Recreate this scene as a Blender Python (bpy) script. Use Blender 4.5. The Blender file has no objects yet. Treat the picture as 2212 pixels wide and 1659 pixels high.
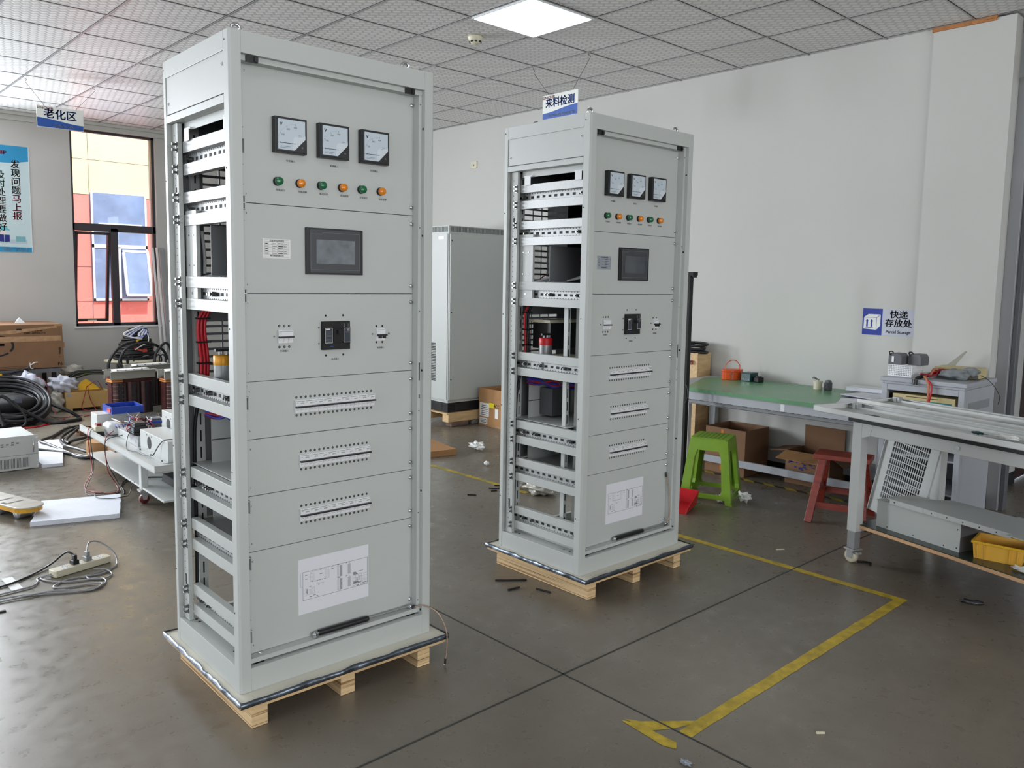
import bpy, math, random
from mathutils import Vector, Matrix
random.seed(7)
SC = bpy.context.scene
COL = SC.collection
PI = math.pi
R = math.radians

# ------------------------------------------------------------------ camera, world, lights, exposure
F_PX, CAM_H, PITCH, ROLL, GA = 1751.66, 1.5366, 0.104538, 0.017170, R(42.8149)
PPX, PPY = 1102.15, 790.74
cam_d = bpy.data.cameras.new('camera')
cam = bpy.data.objects.new('camera', cam_d); COL.objects.link(cam)
cam_d.sensor_width = 36.0
cam_d.lens = F_PX / 2212 * 36.0
cam_d.shift_x = (1106 - PPX) / 2212
cam_d.shift_y = (PPY - 829.5) / 2212
cam_d.clip_start = 0.05; cam_d.clip_end = 200
fw = Vector((0, math.cos(PITCH), -math.sin(PITCH)))
up0 = Vector((0, math.sin(PITCH), math.cos(PITCH)))
rt0 = Vector((1, 0, 0))
rt = rt0 * math.cos(ROLL) + up0 * math.sin(ROLL)
up = up0 * math.cos(ROLL) - rt0 * math.sin(ROLL)
RZ = Matrix.Rotation(-GA, 3, 'Z')
rt, up, fw = RZ @ rt, RZ @ up, RZ @ fw
cam.matrix_world = Matrix(((rt.x, up.x, -fw.x, 0), (rt.y, up.y, -fw.y, 0), (rt.z, up.z, -fw.z, CAM_H), (0, 0, 0, 1)))
SC.camera = cam

VS = SC.view_settings
VS.view_transform = 'Standard'; VS.look = 'None'; VS.gamma = 1.0; VS.use_curve_mapping = False
VS.exposure = -0.14
SC.cycles.use_denoising = True
SC.cycles.max_bounces = 9; SC.cycles.diffuse_bounces = 5; SC.cycles.glossy_bounces = 4
SC.cycles.transparent_max_bounces = 12
SC.cycles.caustics_reflective = False; SC.cycles.caustics_refractive = False
SC.cycles.sample_clamp_indirect = 4.0

W = bpy.data.worlds.new('sky'); SC.world = W; W.use_nodes = True
nt = W.node_tree
bg = nt.nodes['Background']
bg.inputs['Color'].default_value = (0.80, 0.88, 1.0, 1)
bg.inputs['Strength'].default_value = 3.0

def light(kind, name, loc, energy, color=(1, 1, 1), size=None, rot=None, **kw):
    d = bpy.data.lights.new(name, kind); d.energy = energy; d.color = color
    if size: d.shape = 'RECTANGLE'; d.size, d.size_y = size
    for k, v in kw.items(): setattr(d, k, v)
    o = bpy.data.objects.new(name, d); COL.objects.link(o); o.location = loc
    if rot: o.rotation_euler = rot
    return o
light('SUN', 'sun', (4, -10, 12), 6.8, (1, 0.96, 0.90), rot=(R(36), 0, R(8)), angle=R(1.0))
# daylight entering through the window bands of the walls behind and beside the camera
light('AREA', 'daylight_left', (-6.85, 2.6, 1.95), 95, (0.94, 0.97, 1.0), size=(9.0, 2.0), rot=(R(112), 0, R(-90)))
light('AREA', 'daylight_front', (0.2, -5.85, 1.95), 240, (1.0, 0.98, 0.95), size=(9.0, 2.0), rot=(R(112), 0, 0))
for wx in (0.9, -1.6, -4.1):
    light('AREA', 'daylight_far', (wx, 10.68, 2.08), 285, (0.86, 0.93, 1.0), size=(1.0, 2.25), rot=(R(90), 0, R(180)))

# ------------------------------------------------------------------ materials
def lin(c):
    return tuple(((x / 255.0) / 12.92 if x <= 10 else (((x / 255.0) + 0.055) / 1.055) ** 2.4) for x in c)
def nd(t, kind, **kw):
    n = t.nodes.new(kind)
    for k, v in kw.items(): setattr(n, k, v)
    return n
def M(name, rgb, rough=0.5, metal=0.0, var=0.05, scale=6.0, bump=0.0, bscale=80.0, spec=0.5, emit=0.0, coat=0.0, aniso=None, rvar=0.0, trans=0.0):
    """procedural material: base colour varied by noise, optional noise bump"""
    m = bpy.data.materials.new(name); m.use_nodes = True
    t = m.node_tree; b = t.nodes['Principled BSDF']
    c = lin(rgb)
    b.inputs['Roughness'].default_value = rough
    b.inputs['Metallic'].default_value = metal
    b.inputs['Specular IOR Level'].default_value = spec
    b.inputs['Coat Weight'].default_value = coat
    if trans: b.inputs['Transmission Weight'].default_value = trans
    tc = nd(t, 'ShaderNodeTexCoord')
    mp = nd(t, 'ShaderNodeMapping')
    if aniso: mp.inputs['Scale'].default_value = aniso
    t.links.new(tc.outputs['Object'], mp.inputs['Vector'])
    n = nd(t, 'ShaderNodeTexNoise'); n.inputs['Scale'].default_value = scale; n.inputs['Detail'].default_value = 5
    t.links.new(mp.outputs[0], n.inputs['Vector'])
    r = nd(t, 'ShaderNodeValToRGB')
    r.color_ramp.elements[0].position = 0.3; r.color_ramp.elements[1].position = 0.7
    r.color_ramp.elements[0].color = tuple(x * (1 - var) for x in c) + (1,)
    r.color_ramp.elements[1].color = tuple(min(1, x * (1 + var)) for x in c) + (1,)
    t.links.new(n.outputs['Fac'], r.inputs['Fac'])
    t.links.new(r.outputs['Color'], b.inputs['Base Color'])
    if rvar:
        mr = nd(t, 'ShaderNodeMapRange'); mr.inputs['To Min'].default_value = max(0.02, rough - rvar); mr.inputs['To Max'].default_value = rough + rvar
        t.links.new(n.outputs['Fac'], mr.inputs['Value']); t.links.new(mr.outputs[0], b.inputs['Roughness'])
    if bump:
        n2 = nd(t, 'ShaderNodeTexNoise'); n2.inputs['Scale'].default_value = bscale; n2.inputs['Detail'].default_value = 3
        t.links.new(mp.outputs[0], n2.inputs['Vector'])
        bp = nd(t, 'ShaderNodeBump'); bp.inputs['Strength'].default_value = bump; bp.inputs['Distance'].default_value = 0.01
        t.links.new(n2.outputs['Fac'], bp.inputs['Height']); t.links.new(bp.outputs['Normal'], b.inputs['Normal'])
    if emit:
        b.inputs['Emission Color'].default_value = c + (1,); b.inputs['Emission Strength'].default_value = emit
    return m

m_wall = M('wall_paint', (196, 196, 191), 0.75, var=0.02, scale=1.2, bump=0.04, bscale=30)
m_wallL = M('wall_paint_scuffed', (194, 192, 188), 0.75, var=0.04, scale=1.6, bump=0.05, bscale=25)
m_cab = M('powder_coat_grey', (189, 193, 190), 0.42, var=0.015, scale=3, bump=0.03, bscale=900)
m_cab2 = M('powder_coat_pale', (196, 199, 197), 0.4, var=0.015, scale=3)
m_zinc = M('galvanised_steel', (170, 172, 172), 0.42, metal=0.3, var=0.08, scale=60, rvar=0.08)
m_dark = M('dark_gap', (22, 24, 27), 0.7, var=0.1)
m_cabin = M('cabinet_inside_grey', (118, 121, 124), 0.55, var=0.03)
m_chrome = M('chrome', (205, 207, 210), 0.12, metal=1.0, var=0.05)
m_bolt = M('zinc_bolt', (128, 130, 128), 0.28, metal=0.9, var=0.2, scale=120)
m_black = M('black_plastic', (20, 20, 23), 0.38, var=0.15, scale=20)
m_blackm = M('black_matt', (17, 17, 19), 0.7, var=0.2, scale=20)
m_rubber = M('black_rubber_cable', (24, 25, 28), 0.42, var=0.2, scale=10)
m_white = M('white_plastic', (228, 230, 232), 0.35, var=0.015)
m_whitem = M('white_marking', (232, 233, 230), 0.6, var=0.01)
m_ink = M('printed_ink', (28, 28, 32), 0.7, var=0.05)
m_inkg = M('faint_print', (120, 122, 128), 0.7, var=0.05)
m_dial = M('dial_face', (196, 208, 218), 0.25, var=0.01, coat=0.4)
m_paper = M('paper', (224, 225, 232), 0.8, var=0.01, scale=3)
m_plate = M('silver_nameplate', (165, 172, 182), 0.4, metal=0.35, var=0.03)
m_green = M('green_lens', (8, 104, 62), 0.12, var=0.12, scale=60, coat=0.5)
m_amber = M('amber_lens', (226, 132, 14), 0.12, var=0.12, scale=60, coat=0.5)
m_hmi = M('panel_bezel_grey', (62, 64, 68), 0.4, var=0.03)
m_screen = M('display_glass', (70, 74, 80), 0.08, var=0.25, scale=9, coat=0.6)
m_film = M('protective_film', (118, 124, 130), 0.12, var=0.2, scale=25, coat=0.5)
m_red = M('red_cable', (196, 20, 38), 0.4, var=0.1)
m_bluew = M('blue_wire', (35, 44, 150), 0.45, var=0.2, scale=40)
m_redw = M('red_wire', (150, 26, 40), 0.45, var=0.2, scale=40)
m_gold = M('gold_cap', (206, 142, 18), 0.35, metal=0.25, var=0.1)
m_redcap = M('red_cap', (200, 10, 24), 0.4, var=0.05)
m_alu = M('brushed_aluminium', (190, 192, 196), 0.3, metal=0.85, var=0.06, scale=30)
m_wood = M('pale_pine', (214, 182, 136), 0.65, var=0.16, scale=3, aniso=(2, 14, 14), bump=0.1, bscale=20)
m_traytop = M('tray_paper', (214, 210, 196), 0.6, var=0.04, scale=4)
m_steel = M('crimped_tin', (104, 112, 122), 0.25, metal=0.9, var=0.3, scale=14, bump=0.5, bscale=18)
m_card = M('cardboard', (132, 98, 70), 0.8, var=0.08, scale=5)  # brown lowered partly to carry the shade under the bench
m_card2 = M('cardboard_light', (172, 128, 84), 0.8, var=0.08, scale=5)
m_tape = M('packing_tape', (178, 140, 104), 0.15, var=0.15, scale=20, coat=0.6)
m_yellow = M('yellow_plastic', (222, 172, 28), 0.45, var=0.1, scale=6)
m_bin = M('yellow_bin_plastic', (226, 174, 66), 0.45, var=0.08, scale=8)
m_lime = M('lime_plastic', (128, 166, 52), 0.36, var=0.1, scale=8, bump=0.05)
m_redp = M('red_plastic', (190, 24, 36), 0.35, var=0.06)
m_redwood = M('red_stained_wood', (132, 48, 34), 0.4, var=0.3, scale=3, aniso=(3, 3, 16), coat=0.25)
m_mat = M('green_bench_mat', (98, 148, 108), 0.3, var=0.14, scale=3, bump=0.12, bscale=9, rvar=0.1)
m_benchg = M('bench_grey_steel', (170, 174, 180), 0.45, var=0.03)
m_orange = M('orange_tin', (222, 84, 24), 0.35, var=0.08)
m_teal = M('dark_teal_plastic', (14, 62, 62), 0.35, var=0.1)
m_cream = M('cream_plastic', (214, 208, 184), 0.45, var=0.05)
m_beige = M('beige_instrument', (206, 190, 140), 0.45, var=0.04)
m_greyd = M('dark_grey_plastic', (92, 94, 98), 0.45, var=0.08)
m_rag = M('grey_cloth', (126, 132, 134), 0.9, var=0.15, scale=20, bump=0.4, bscale=60)
m_foam = M('white_foam_sheet', (226, 230, 240), 0.55, var=0.03, scale=9, bump=0.15, bscale=22)
m_bag = M('white_plastic_bag', (214, 218, 232), 0.3, var=0.12, scale=12, bump=0.6, bscale=14)
m_film2 = M('clear_wrap', (190, 186, 176), 0.12, var=0.12, scale=20, bump=0.8, bscale=25, coat=0.5)
m_brown = M('dark_brown_winding', (72, 36, 34), 0.35, var=0.3, scale=20)
m_coil = M('winding_black', (38, 36, 42), 0.35, var=0.3, scale=40)
m_tgrey = M('transformer_clamp_grey', (150, 150, 142), 0.5, var=0.05)
m_ply = M('plywood_edge', (212, 170, 128), 0.7, var=0.12, scale=6, aniso=(2, 2, 20))
m_esd = M('dark_green_esd_mat', (44, 54, 48), 0.25, var=0.1, scale=4)
m_brick = M('concrete_brick', (116, 96, 84), 0.9, var=0.2, scale=30, bump=0.6, bscale=60)
m_brick2 = M('grey_concrete_brick', (124, 120, 112), 0.9, var=0.2, scale=30, bump=0.6, bscale=60)
m_blue = M('blue_handle', (22, 62, 160), 0.35, var=0.1)
m_maroon = M('dark_maroon_door', (46, 22, 24), 0.4, var=0.1)
m_jamb = M('grey_door_steel', (150, 151, 153), 0.35, metal=0.2, var=0.04)
m_seablue = M('sign_blue', (18, 76, 160), 0.3, var=0.02)
m_signw = M('sign_white', (226, 228, 222), 0.3, var=0.01)
m_signred = M('sign_red', (206, 36, 40), 0.4, var=0.02)
m_cyan = M('poster_cyan', (24, 140, 190), 0.3, var=0.03)
m_posterw = M('poster_pale', (200, 220, 224), 0.25, var=0.03, scale=2)
m_ptext = M('poster_brown', (94, 62, 44), 0.5, var=0.05)
m_pgreen = M('poster_green', (24, 140, 100), 0.5, var=0.05)
m_pred = M('poster_red', (196, 30, 60), 0.5, var=0.05)
m_navy = M('poster_navy', (24, 34, 120), 0.5, var=0.05)
m_skin = M('poster_skin', (228, 220, 214), 0.5, var=0.02)
m_linegold = M('floor_tape_yellow', (184, 158, 44), 0.42, var=0.32, scale=22, bump=0.1)
m_linedark = M('floor_tape_dark', (54, 54, 50), 0.5, var=0.2, scale=14)
m_winf = M('window_frame_dark', (60, 56, 60), 0.4, metal=0.2, var=0.05)
m_ywall = M('exterior_yellow_render', (250, 220, 158), 0.85, var=0.03, scale=2)
m_pwall = M('exterior_pink_render', (238, 128, 116), 0.85, var=0.04, scale=2)
m_bglass = M('exterior_window_glass', (120, 138, 168), 0.08, var=0.2, scale=3)
m_copper = M('copper_braid', (176, 150, 130), 0.35, metal=0.6, var=0.15, scale=80)

def glass_mat():
    m = bpy.data.materials.new('clear_glass'); m.use_nodes = True; t = m.node_tree
    t.nodes.remove(t.nodes['Principled BSDF'])
    tr = nd(t, 'ShaderNodeBsdfTransparent'); tr.inputs[0].default_value = (0.94, 0.95, 0.97, 1)
    gl = nd(t, 'ShaderNodeBsdfGlossy'); gl.inputs['Roughness'].default_value = 0.02
    no = nd(t, 'ShaderNodeTexNoise'); no.inputs['Scale'].default_value = 4
    mr = nd(t, 'ShaderNodeMapRange'); mr.inputs['To Min'].default_value = 0.03; mr.inputs['To Max'].default_value = 0.08
    mx = nd(t, 'ShaderNodeMixShader')
    t.links.new(no.outputs['Fac'], mr.inputs['Value']); t.links.new(mr.outputs[0], mx.inputs['Fac'])
    t.links.new(tr.outputs[0], mx.inputs[1]); t.links.new(gl.outputs[0], mx.inputs[2])
    t.links.new(mx.outputs[0], t.nodes['Material Output'].inputs['Surface'])
    return m
m_glass = glass_mat()

def floor_mat():
    m = bpy.data.materials.new('worn_concrete_floor'); m.use_nodes = True; t = m.node_tree; b = t.nodes['Principled BSDF']
    tc = nd(t, 'ShaderNodeTexCoord')
    n1 = nd(t, 'ShaderNodeTexNoise'); n1.inputs['Scale'].default_value = 0.9; n1.inputs['Detail'].default_value = 8; n1.inputs['Roughness'].default_value = 0.62
    n2 = nd(t, 'ShaderNodeTexNoise'); n2.inputs['Scale'].default_value = 55; n2.inputs['Detail'].default_value = 3
    n3 = nd(t, 'ShaderNodeTexNoise'); n3.inputs['Scale'].default_value = 14; n3.inputs['Detail'].default_value = 4
    mp = nd(t, 'ShaderNodeMapping'); mp.inputs['Rotation'].default_value = (0, 0, 0.5); mp.inputs['Scale'].default_value = (64, 150, 64)
    v = nd(t, 'ShaderNodeTexNoise'); v.inputs['Scale'].default_value = 1.0; v.inputs['Detail'].default_value = 2
    for n in (n1, n2, n3): t.links.new(tc.outputs['Object'], n.inputs['Vector'])
    t.links.new(tc.outputs['Object'], mp.inputs['Vector']); t.links.new(mp.outputs[0], v.inputs['Vector'])
    r1 = nd(t, 'ShaderNodeValToRGB')
    r1.color_ramp.elements[0].position = 0.32; r1.color_ramp.elements[0].color = lin((104, 96, 84)) + (1,)
    r1.color_ramp.elements[1].position = 0.7; r1.color_ramp.elements[1].color = lin((125, 118, 106)) + (1,)
    t.links.new(n1.outputs['Fac'], r1.inputs['Fac'])
    r2 = nd(t, 'ShaderNodeValToRGB')     # dark pits and scratches
    r2.color_ramp.elements[0].position = 0.27; r2.color_ramp.elements[0].color = (0.30, 0.29, 0.28, 1)
    r2.color_ramp.elements[1].position = 0.33; r2.color_ramp.elements[1].color = (1, 1, 1, 1)
    t.links.new(v.outputs['Fac'], r2.inputs['Fac'])
    mx = nd(t, 'ShaderNodeMix', data_type='RGBA', blend_type='MULTIPLY'); mx.inputs[0].default_value = 0.9
    t.links.new(r1.outputs[0], mx.inputs[6]); t.links.new(r2.outputs[0], mx.inputs[7])
    r3 = nd(t, 'ShaderNodeValToRGB')     # fine pale grit
    r3.color_ramp.elements[0].position = 0.70; r3.color_ramp.elements[0].color = (0, 0, 0, 1)
    r3.color_ramp.elements[1].position = 0.76; r3.color_ramp.elements[1].color = (0.08, 0.08, 0.075, 1)
    t.links.new(n2.outputs['Fac'], r3.inputs['Fac'])
    ad = nd(t, 'ShaderNodeMix', data_type='RGBA', blend_type='ADD'); ad.inputs[0].default_value = 1
    t.links.new(mx.outputs[2], ad.inputs[6]); t.links.new(r3.outputs[0], ad.inputs[7])
    t.links.new(ad.outputs[2], b.inputs['Base Color'])
    mr = nd(t, 'ShaderNodeMapRange'); mr.inputs['From Min'].default_value = 0.3; mr.inputs['From Max'].default_value = 0.7
    mr.inputs['To Min'].default_value = 0.24; mr.inputs['To Max'].default_value = 0.42
    t.links.new(n3.outputs['Fac'], mr.inputs['Value']); t.links.new(mr.outputs[0], b.inputs['Roughness'])
    bp = nd(t, 'ShaderNodeBump'); bp.inputs['Strength'].default_value = 0.12; bp.inputs['Distance'].default_value = 0.006
    t.links.new(n3.outputs['Fac'], bp.inputs['Height']); t.links.new(bp.outputs[0], b.inputs['Normal'])
    b.inputs['Specular IOR Level'].default_value = 0.8
    return m
m_floor = floor_mat()

def ceil_mat():
    m = bpy.data.materials.new('woven_ceiling_tiles'); m.use_nodes = True; t = m.node_tree; b = t.nodes['Principled BSDF']
    tc = nd(t, 'ShaderNodeTexCoord')
    mp = nd(t, 'ShaderNodeMapping'); mp.inputs['Rotation'].default_value = (0, 0, R(45))
    t.links.new(tc.outputs['Object'], mp.inputs['Vector'])
    br = nd(t, 'ShaderNodeTexBrick'); br.offset = 0.5
    br.inputs['Scale'].default_value = 1.0; br.inputs['Brick Width'].default_value = 0.066; br.inputs['Row Height'].default_value = 0.05
    br.inputs['Mortar Size'].default_value = 0.011; br.inputs['Mortar Smooth'].default_value = 0.5
    br.inputs['Color1'].default_value = lin((236, 235, 234)) + (1,); br.inputs['Color2'].default_value = lin((230, 229, 228)) + (1,)
    br.inputs['Mortar'].default_value = lin((202, 201, 200)) + (1,)
    t.links.new(mp.outputs[0], br.inputs['Vector'])
    t.links.new(br.outputs['Color'], b.inputs['Base Color'])
    b.inputs['Roughness'].default_value = 0.36; b.inputs['Specular IOR Level'].default_value = 0.5
    bp = nd(t, 'ShaderNodeBump'); bp.invert = True; bp.inputs['Strength'].default_value = 0.6; bp.inputs['Distance'].default_value = 0.003
    t.links.new(br.outputs['Fac'], bp.inputs['Height']); t.links.new(bp.outputs[0], b.inputs['Normal'])
    return m
m_ceil = ceil_mat()
m_tbar = M('ceiling_bar', (168, 168, 168), 0.3, metal=0.5, var=0.05)
m_led = M('led_panel', (236, 248, 255), 0.5, var=0.0, emit=7.0)
def laminate():
    m = M('laminated_pine', (222, 192, 146), 0.65, var=0.16, scale=1.0, aniso=(2, 2, 60), bump=0.3, bscale=1.0)
    t = m.node_tree; b = t.nodes['Principled BSDF']; src = b.inputs['Base Color'].links[0].from_socket
    tc = [n for n in t.nodes if n.type == 'TEX_COORD'][0]
    mp = nd(t, 'ShaderNodeMapping'); mp.inputs['Scale'].default_value = (1.2, 1.2, 150)
    n = nd(t, 'ShaderNodeTexNoise'); n.inputs['Scale'].default_value = 1.0; n.inputs['Detail'].default_value = 1.5
    t.links.new(tc.outputs['Object'], mp.inputs['Vector']); t.links.new(mp.outputs[0], n.inputs['Vector'])
    r = nd(t, 'ShaderNodeValToRGB')
    r.color_ramp.elements[0].position = 0.36; r.color_ramp.elements[0].color = (0.30, 0.20, 0.11, 1)
    r.color_ramp.elements[1].position = 0.47; r.color_ramp.elements[1].color = (1, 1, 1, 1)
    mx = nd(t, 'ShaderNodeMix', data_type='RGBA', blend_type='MULTIPLY'); mx.inputs[0].default_value = 0.9
    t.links.new(n.outputs['Fac'], r.inputs['Fac']); t.links.new(src, mx.inputs[6]); t.links.new(r.outputs[0], mx.inputs[7])
    t.links.new(mx.outputs[2], b.inputs['Base Color'])
    return m
m_beam = laminate()

# ------------------------------------------------------------------ geometry collector and object helpers
def catmull(pts, k=6, closed=False):
    P = [Vector(p) for p in pts]; n = len(P); out = []
    if n < 3: return P
    rng = range(n) if closed else range(n - 1)
    for i in rng:
        p0 = P[(i - 1) % n] if (closed or i > 0) else P[0] * 2 - P[1]
        p1 = P[i]; p2 = P[(i + 1) % n]
        p3 = P[(i + 2) % n] if (closed or i + 2 < n) else P[-1] * 2 - P[-2]
        for j in range(k):
            u = j / k
            out.append(0.5 * ((2 * p1) + (p2 - p0) * u + (2 * p0 - 5 * p1 + 4 * p2 - p3) * u * u + (3 * p1 - p0 - 3 * p2 + p3) * u ** 3))
    if not closed: out.append(P[-1])
    return out

TXT = {}
def text_geo(body, bold):
    key = (body, bold)
    if key not in TXT:
        cu = bpy.data.curves.new('lettering', 'FONT'); cu.body = body; cu.align_x = 'CENTER'; cu.align_y = 'CENTER'
        cu.resolution_u = 2; cu.offset = bold
        o = bpy.data.objects.new('lettering', cu); COL.objects.link(o)
        me = bpy.data.meshes.new_from_object(o.evaluated_get(bpy.context.evaluated_depsgraph_get()))
        TXT[key] = ([v.co.copy() for v in me.vertices], [tuple(p.vertices) for p in me.polygons])
        bpy.data.meshes.remove(me); bpy.data.objects.remove(o); bpy.data.curves.remove(cu)
    return TXT[key]

class G:
    def __init__(s): s.v = []; s.f = []; s.m = []; s.sm = []; s.X = None
    def add(s, vs, fs, m=0, sm=False):
        b = len(s.v)
        if s.X is not None: vs = [s.X @ Vector(v) for v in vs]
        s.v += [tuple(v) for v in vs]
        for f in fs: s.f.append(tuple(i + b for i in f)); s.m.append(m); s.sm.append(sm)
        return s
    def box(s, x0, x1, y0, y1, z0, z1, m=0):
        v = [(x, y, z) for x in (x0, x1) for y in (y0, y1) for z in (z0, z1)]
        return s.add(v, [(0, 1, 3, 2), (4, 6, 7, 5), (0, 4, 5, 1), (2, 3, 7, 6), (0, 2, 6, 4), (1, 5, 7, 3)], m)
    def cbox(s, c, d, m=0):
        return s.box(c[0] - d[0] / 2, c[0] + d[0] / 2, c[1] - d[1] / 2, c[1] + d[1] / 2, c[2] - d[2] / 2, c[2] + d[2] / 2, m)
    def beam(s, p0, p1, w, h, m=0, upv=(0, 0, 1)):
        """rectangular bar from p0 to p1, w across, h along upv"""
        a, b = Vector(p0), Vector(p1); d = (b - a).normalized(); u = Vector(upv)
        sd = d.cross(u)
        if sd.length < 1e-4: sd = d.cross(Vector((1, 0, 0)))
        sd.normalize(); u = sd.cross(d)
        vs = [p + sd * (i * w / 2) + u * (j * h / 2) for p in (a, b) for i, j in ((-1, -1), (1, -1), (1, 1), (-1, 1))]
        return s.add(vs, [(3, 2, 1, 0), (4, 5, 6, 7), (0, 1, 5, 4), (1, 2, 6, 5), (2, 3, 7, 6), (3, 0, 4, 7)], m)
    def taper(s, p0, p1, w0, h0, w1, h1, m=0, upv=(0, 1, 0)):
        a, b = Vector(p0), Vector(p1); d = (b - a).normalized(); u = Vector(upv)
        sd = d.cross(u).normalized(); u = sd.cross(d)
        vs = [p + sd * (i * w / 2) + u * (j * h / 2) for p, w, h in ((a, w0, h0), (b, w1, h1)) for i, j in ((-1, -1), (1, -1), (1, 1), (-1, 1))]
        return s.add(vs, [(3, 2, 1, 0), (4, 5, 6, 7), (0, 1, 5, 4), (1, 2, 6, 5), (2, 3, 7, 6), (3, 0, 4, 7)], m)
    def quad(s, a, b, c, d, m=0): return s.add([a, b, c, d], [(0, 1, 2, 3)], m)
    def cyl(s, p0, p1, r, r1=None, n=14, m=0, cap=True):
        a, b = Vector(p0), Vector(p1); r1 = r if r1 is None else r1
        d = (b - a).normalized(); u = d.orthogonal().normalized(); w = d.cross(u)
        vs = []
        for p, q in ((a, r), (b, r1)):
            for i in range(n):
                t = 2 * PI * i / n; vs.append(p + (u * math.cos(t) + w * math.sin(t)) * q)
        s.add(vs, [(i, (i + 1) % n, n + (i + 1) % n, n + i) for i in range(n)], m, True)
        if cap: s.add(vs, [tuple(range(n))[::-1], tuple(range(n, 2 * n))], m)
        return s
    def tube(s, pts, r, n=7, m=0, closed=False, k=6, smooth=True):
        P = catmull(pts, k, closed) if smooth else [Vector(p) for p in pts]
        L = len(P); vs = []; u = None
        for i in range(L):
            a = P[(i - 1) % L] if (closed or i) else P[0]; b = P[(i + 1) % L] if (closed or i < L - 1) else P[-1]
            d = (b - a)
            if d.length < 1e-9: d = Vector((0, 0, 1))
            d.normalize()
            u = d.orthogonal() if u is None else u - d * u.dot(d)
            if u.length < 1e-6: u = d.orthogonal()
            u.normalize(); w = d.cross(u)
            for j in range(n):
                t = 2 * PI * j / n; vs.append(P[i] + (u * math.cos(t) + w * math.sin(t)) * r)
        fs = []
        for i in range(L if closed else L - 1):
            i2 = (i + 1) % L
            for j in range(n): fs.append((i * n + j, i * n + (j + 1) % n, i2 * n + (j + 1) % n, i2 * n + j))
        s.add(vs, fs, m, True)
        if not closed: s.add(vs, [tuple(range(n))[::-1], tuple(range((L - 1) * n, L * n))], m)
        return s
    def lathe(s, prof, c=(0, 0, 0), axis=(0, 0, 1), n=20, m=0):
        a = Vector(axis).normalized(); u = a.orthogonal().normalized(); w = a.cross(u); c = Vector(c)
        vs = []
        for r, z in prof:
            for j in range(n):
                t = 2 * PI * j / n; vs.append(c + a * z + (u * math.cos(t) + w * math.sin(t)) * r)
        fs = [(i * n + j, i * n + (j + 1) % n, (i + 1) * n + (j + 1) % n, (i + 1) * n + j) for i in range(len(prof) - 1) for j in range(n)]
        return s.add(vs, fs, m, True)
    def prism(s, poly, d0, d1, ax='y', m=0):
        """extrude a 2D polygon: ax='y' -> (x,z), 'x' -> (y,z), 'z' -> (x,y)"""
        f = {'y': lambda p, d: (p[0], d, p[1]), 'x': lambda p, d: (d, p[0], p[1]), 'z': lambda p, d: (p[0], p[1], d)}[ax]
        n = len(poly); vs = [f(p, d0) for p in poly] + [f(p, d1) for p in poly]
        fs = [tuple(range(n)), tuple(range(n, 2 * n))[::-1]] + [(i, n + i, n + (i + 1) % n, (i + 1) % n) for i in range(n)]
        return s.add(vs, fs, m)
    def blob(s, c, d, m=0, amp=0.2, seed=0, nu=18, nv=12, f=3.0):
        rnd = random.Random(seed); ph = [rnd.uniform(0, 6.28) for _ in range(9)]
        vs = []; fs = []
        for i in range(nv + 1):
            th = PI * i / nv
            for j in range(nu):
                p = 2 * PI * j / nu; x, y, z = math.sin(th) * math.cos(p), math.sin(th) * math.sin(p), math.cos(th)
                q = 1 + amp * (math.sin(f * x * 2 + ph[0]) * math.sin(f * y * 2 + ph[1]) + 0.6 * math.sin(f * 2.3 * z + f * 1.7 * x + ph[2]) + 0.5 * math.sin(f * 3.1 * y + f * 2 * z + ph[3]))
                vs.append((c[0] + x * q * d[0], c[1] + y * q * d[1], c[2] + z * q * d[2]))
        for i in range(nv):
            for j in range(nu): fs.append((i * nu + j, (i + 1) * nu + j, (i + 1) * nu + (j + 1) % nu, i * nu + (j + 1) % nu))
        return s.add(vs, fs, m, True)
    def text(s, body, c, size, ux=(1, 0, 0), uy=(0, 0, 1), m=0, bold=0.0, sx=1.0):
        vs, fs = text_geo(body, 0.0); c = Vector(c); ux = Vector(ux); uy = Vector(uy)
        for dx, dz in (((-bold, 0), (bold, 0), (0, bold * .7), (0, -bold * .7)) if bold else ((0, 0),)):
            s.add([c + ux * ((v.x + dx) * size * sx) + uy * ((v.y + dz) * size) for v in vs], fs, m)
        return s
    def build(s, name, mats, parent=None, bevel=0.0, loc=None, rz=0.0, **props):
        me = bpy.data.meshes.new(name)
        me.from_pydata(s.v, [], s.f)
        mats = mats if isinstance(mats, (list, tuple)) else [mats]
        for x in mats: me.materials.append(x)
        me.polygons.foreach_set('material_index', s.m)
        me.polygons.foreach_set('use_smooth', s.sm)
        me.update()
        o = bpy.data.objects.new(name, me); COL.objects.link(o)
        if parent is not None: o.parent = parent
        if loc is not None: o.location = loc
        if rz: o.rotation_euler = (0, 0, rz)
        if bevel:
            b = o.modifiers.new('bevel', 'BEVEL'); b.width = bevel; b.segments = 2; b.limit_method = 'ANGLE'; b.angle_limit = R(40)
            b.harden_normals = False
        for k, v in props.items(): o[k] = v
        return o

def tag(o, label, cat, group=None):
    o['label'] = label; o['category'] = cat
    if group: o['group'] = group
    return o
def thing(name, label, cat, loc=(0, 0, 0), rz=0.0, group=None):
    o = bpy.data.objects.new(name, None); o.empty_display_size = 0.1; COL.objects.link(o)
    o.location = loc; o.rotation_euler = (0, 0, rz)
    return tag(o, label, cat, group)
def struct(g, name, mats, parent=None, bevel=0.0):
    o = g.build(name, mats, parent, bevel)
    if parent is None: o['kind'] = 'structure'
    return o
def copy_tree(o, parent=None):
    c = o.copy(); COL.objects.link(c); c.parent = parent
    for ch in list(o.children): copy_tree(ch, c)
    return c

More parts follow.
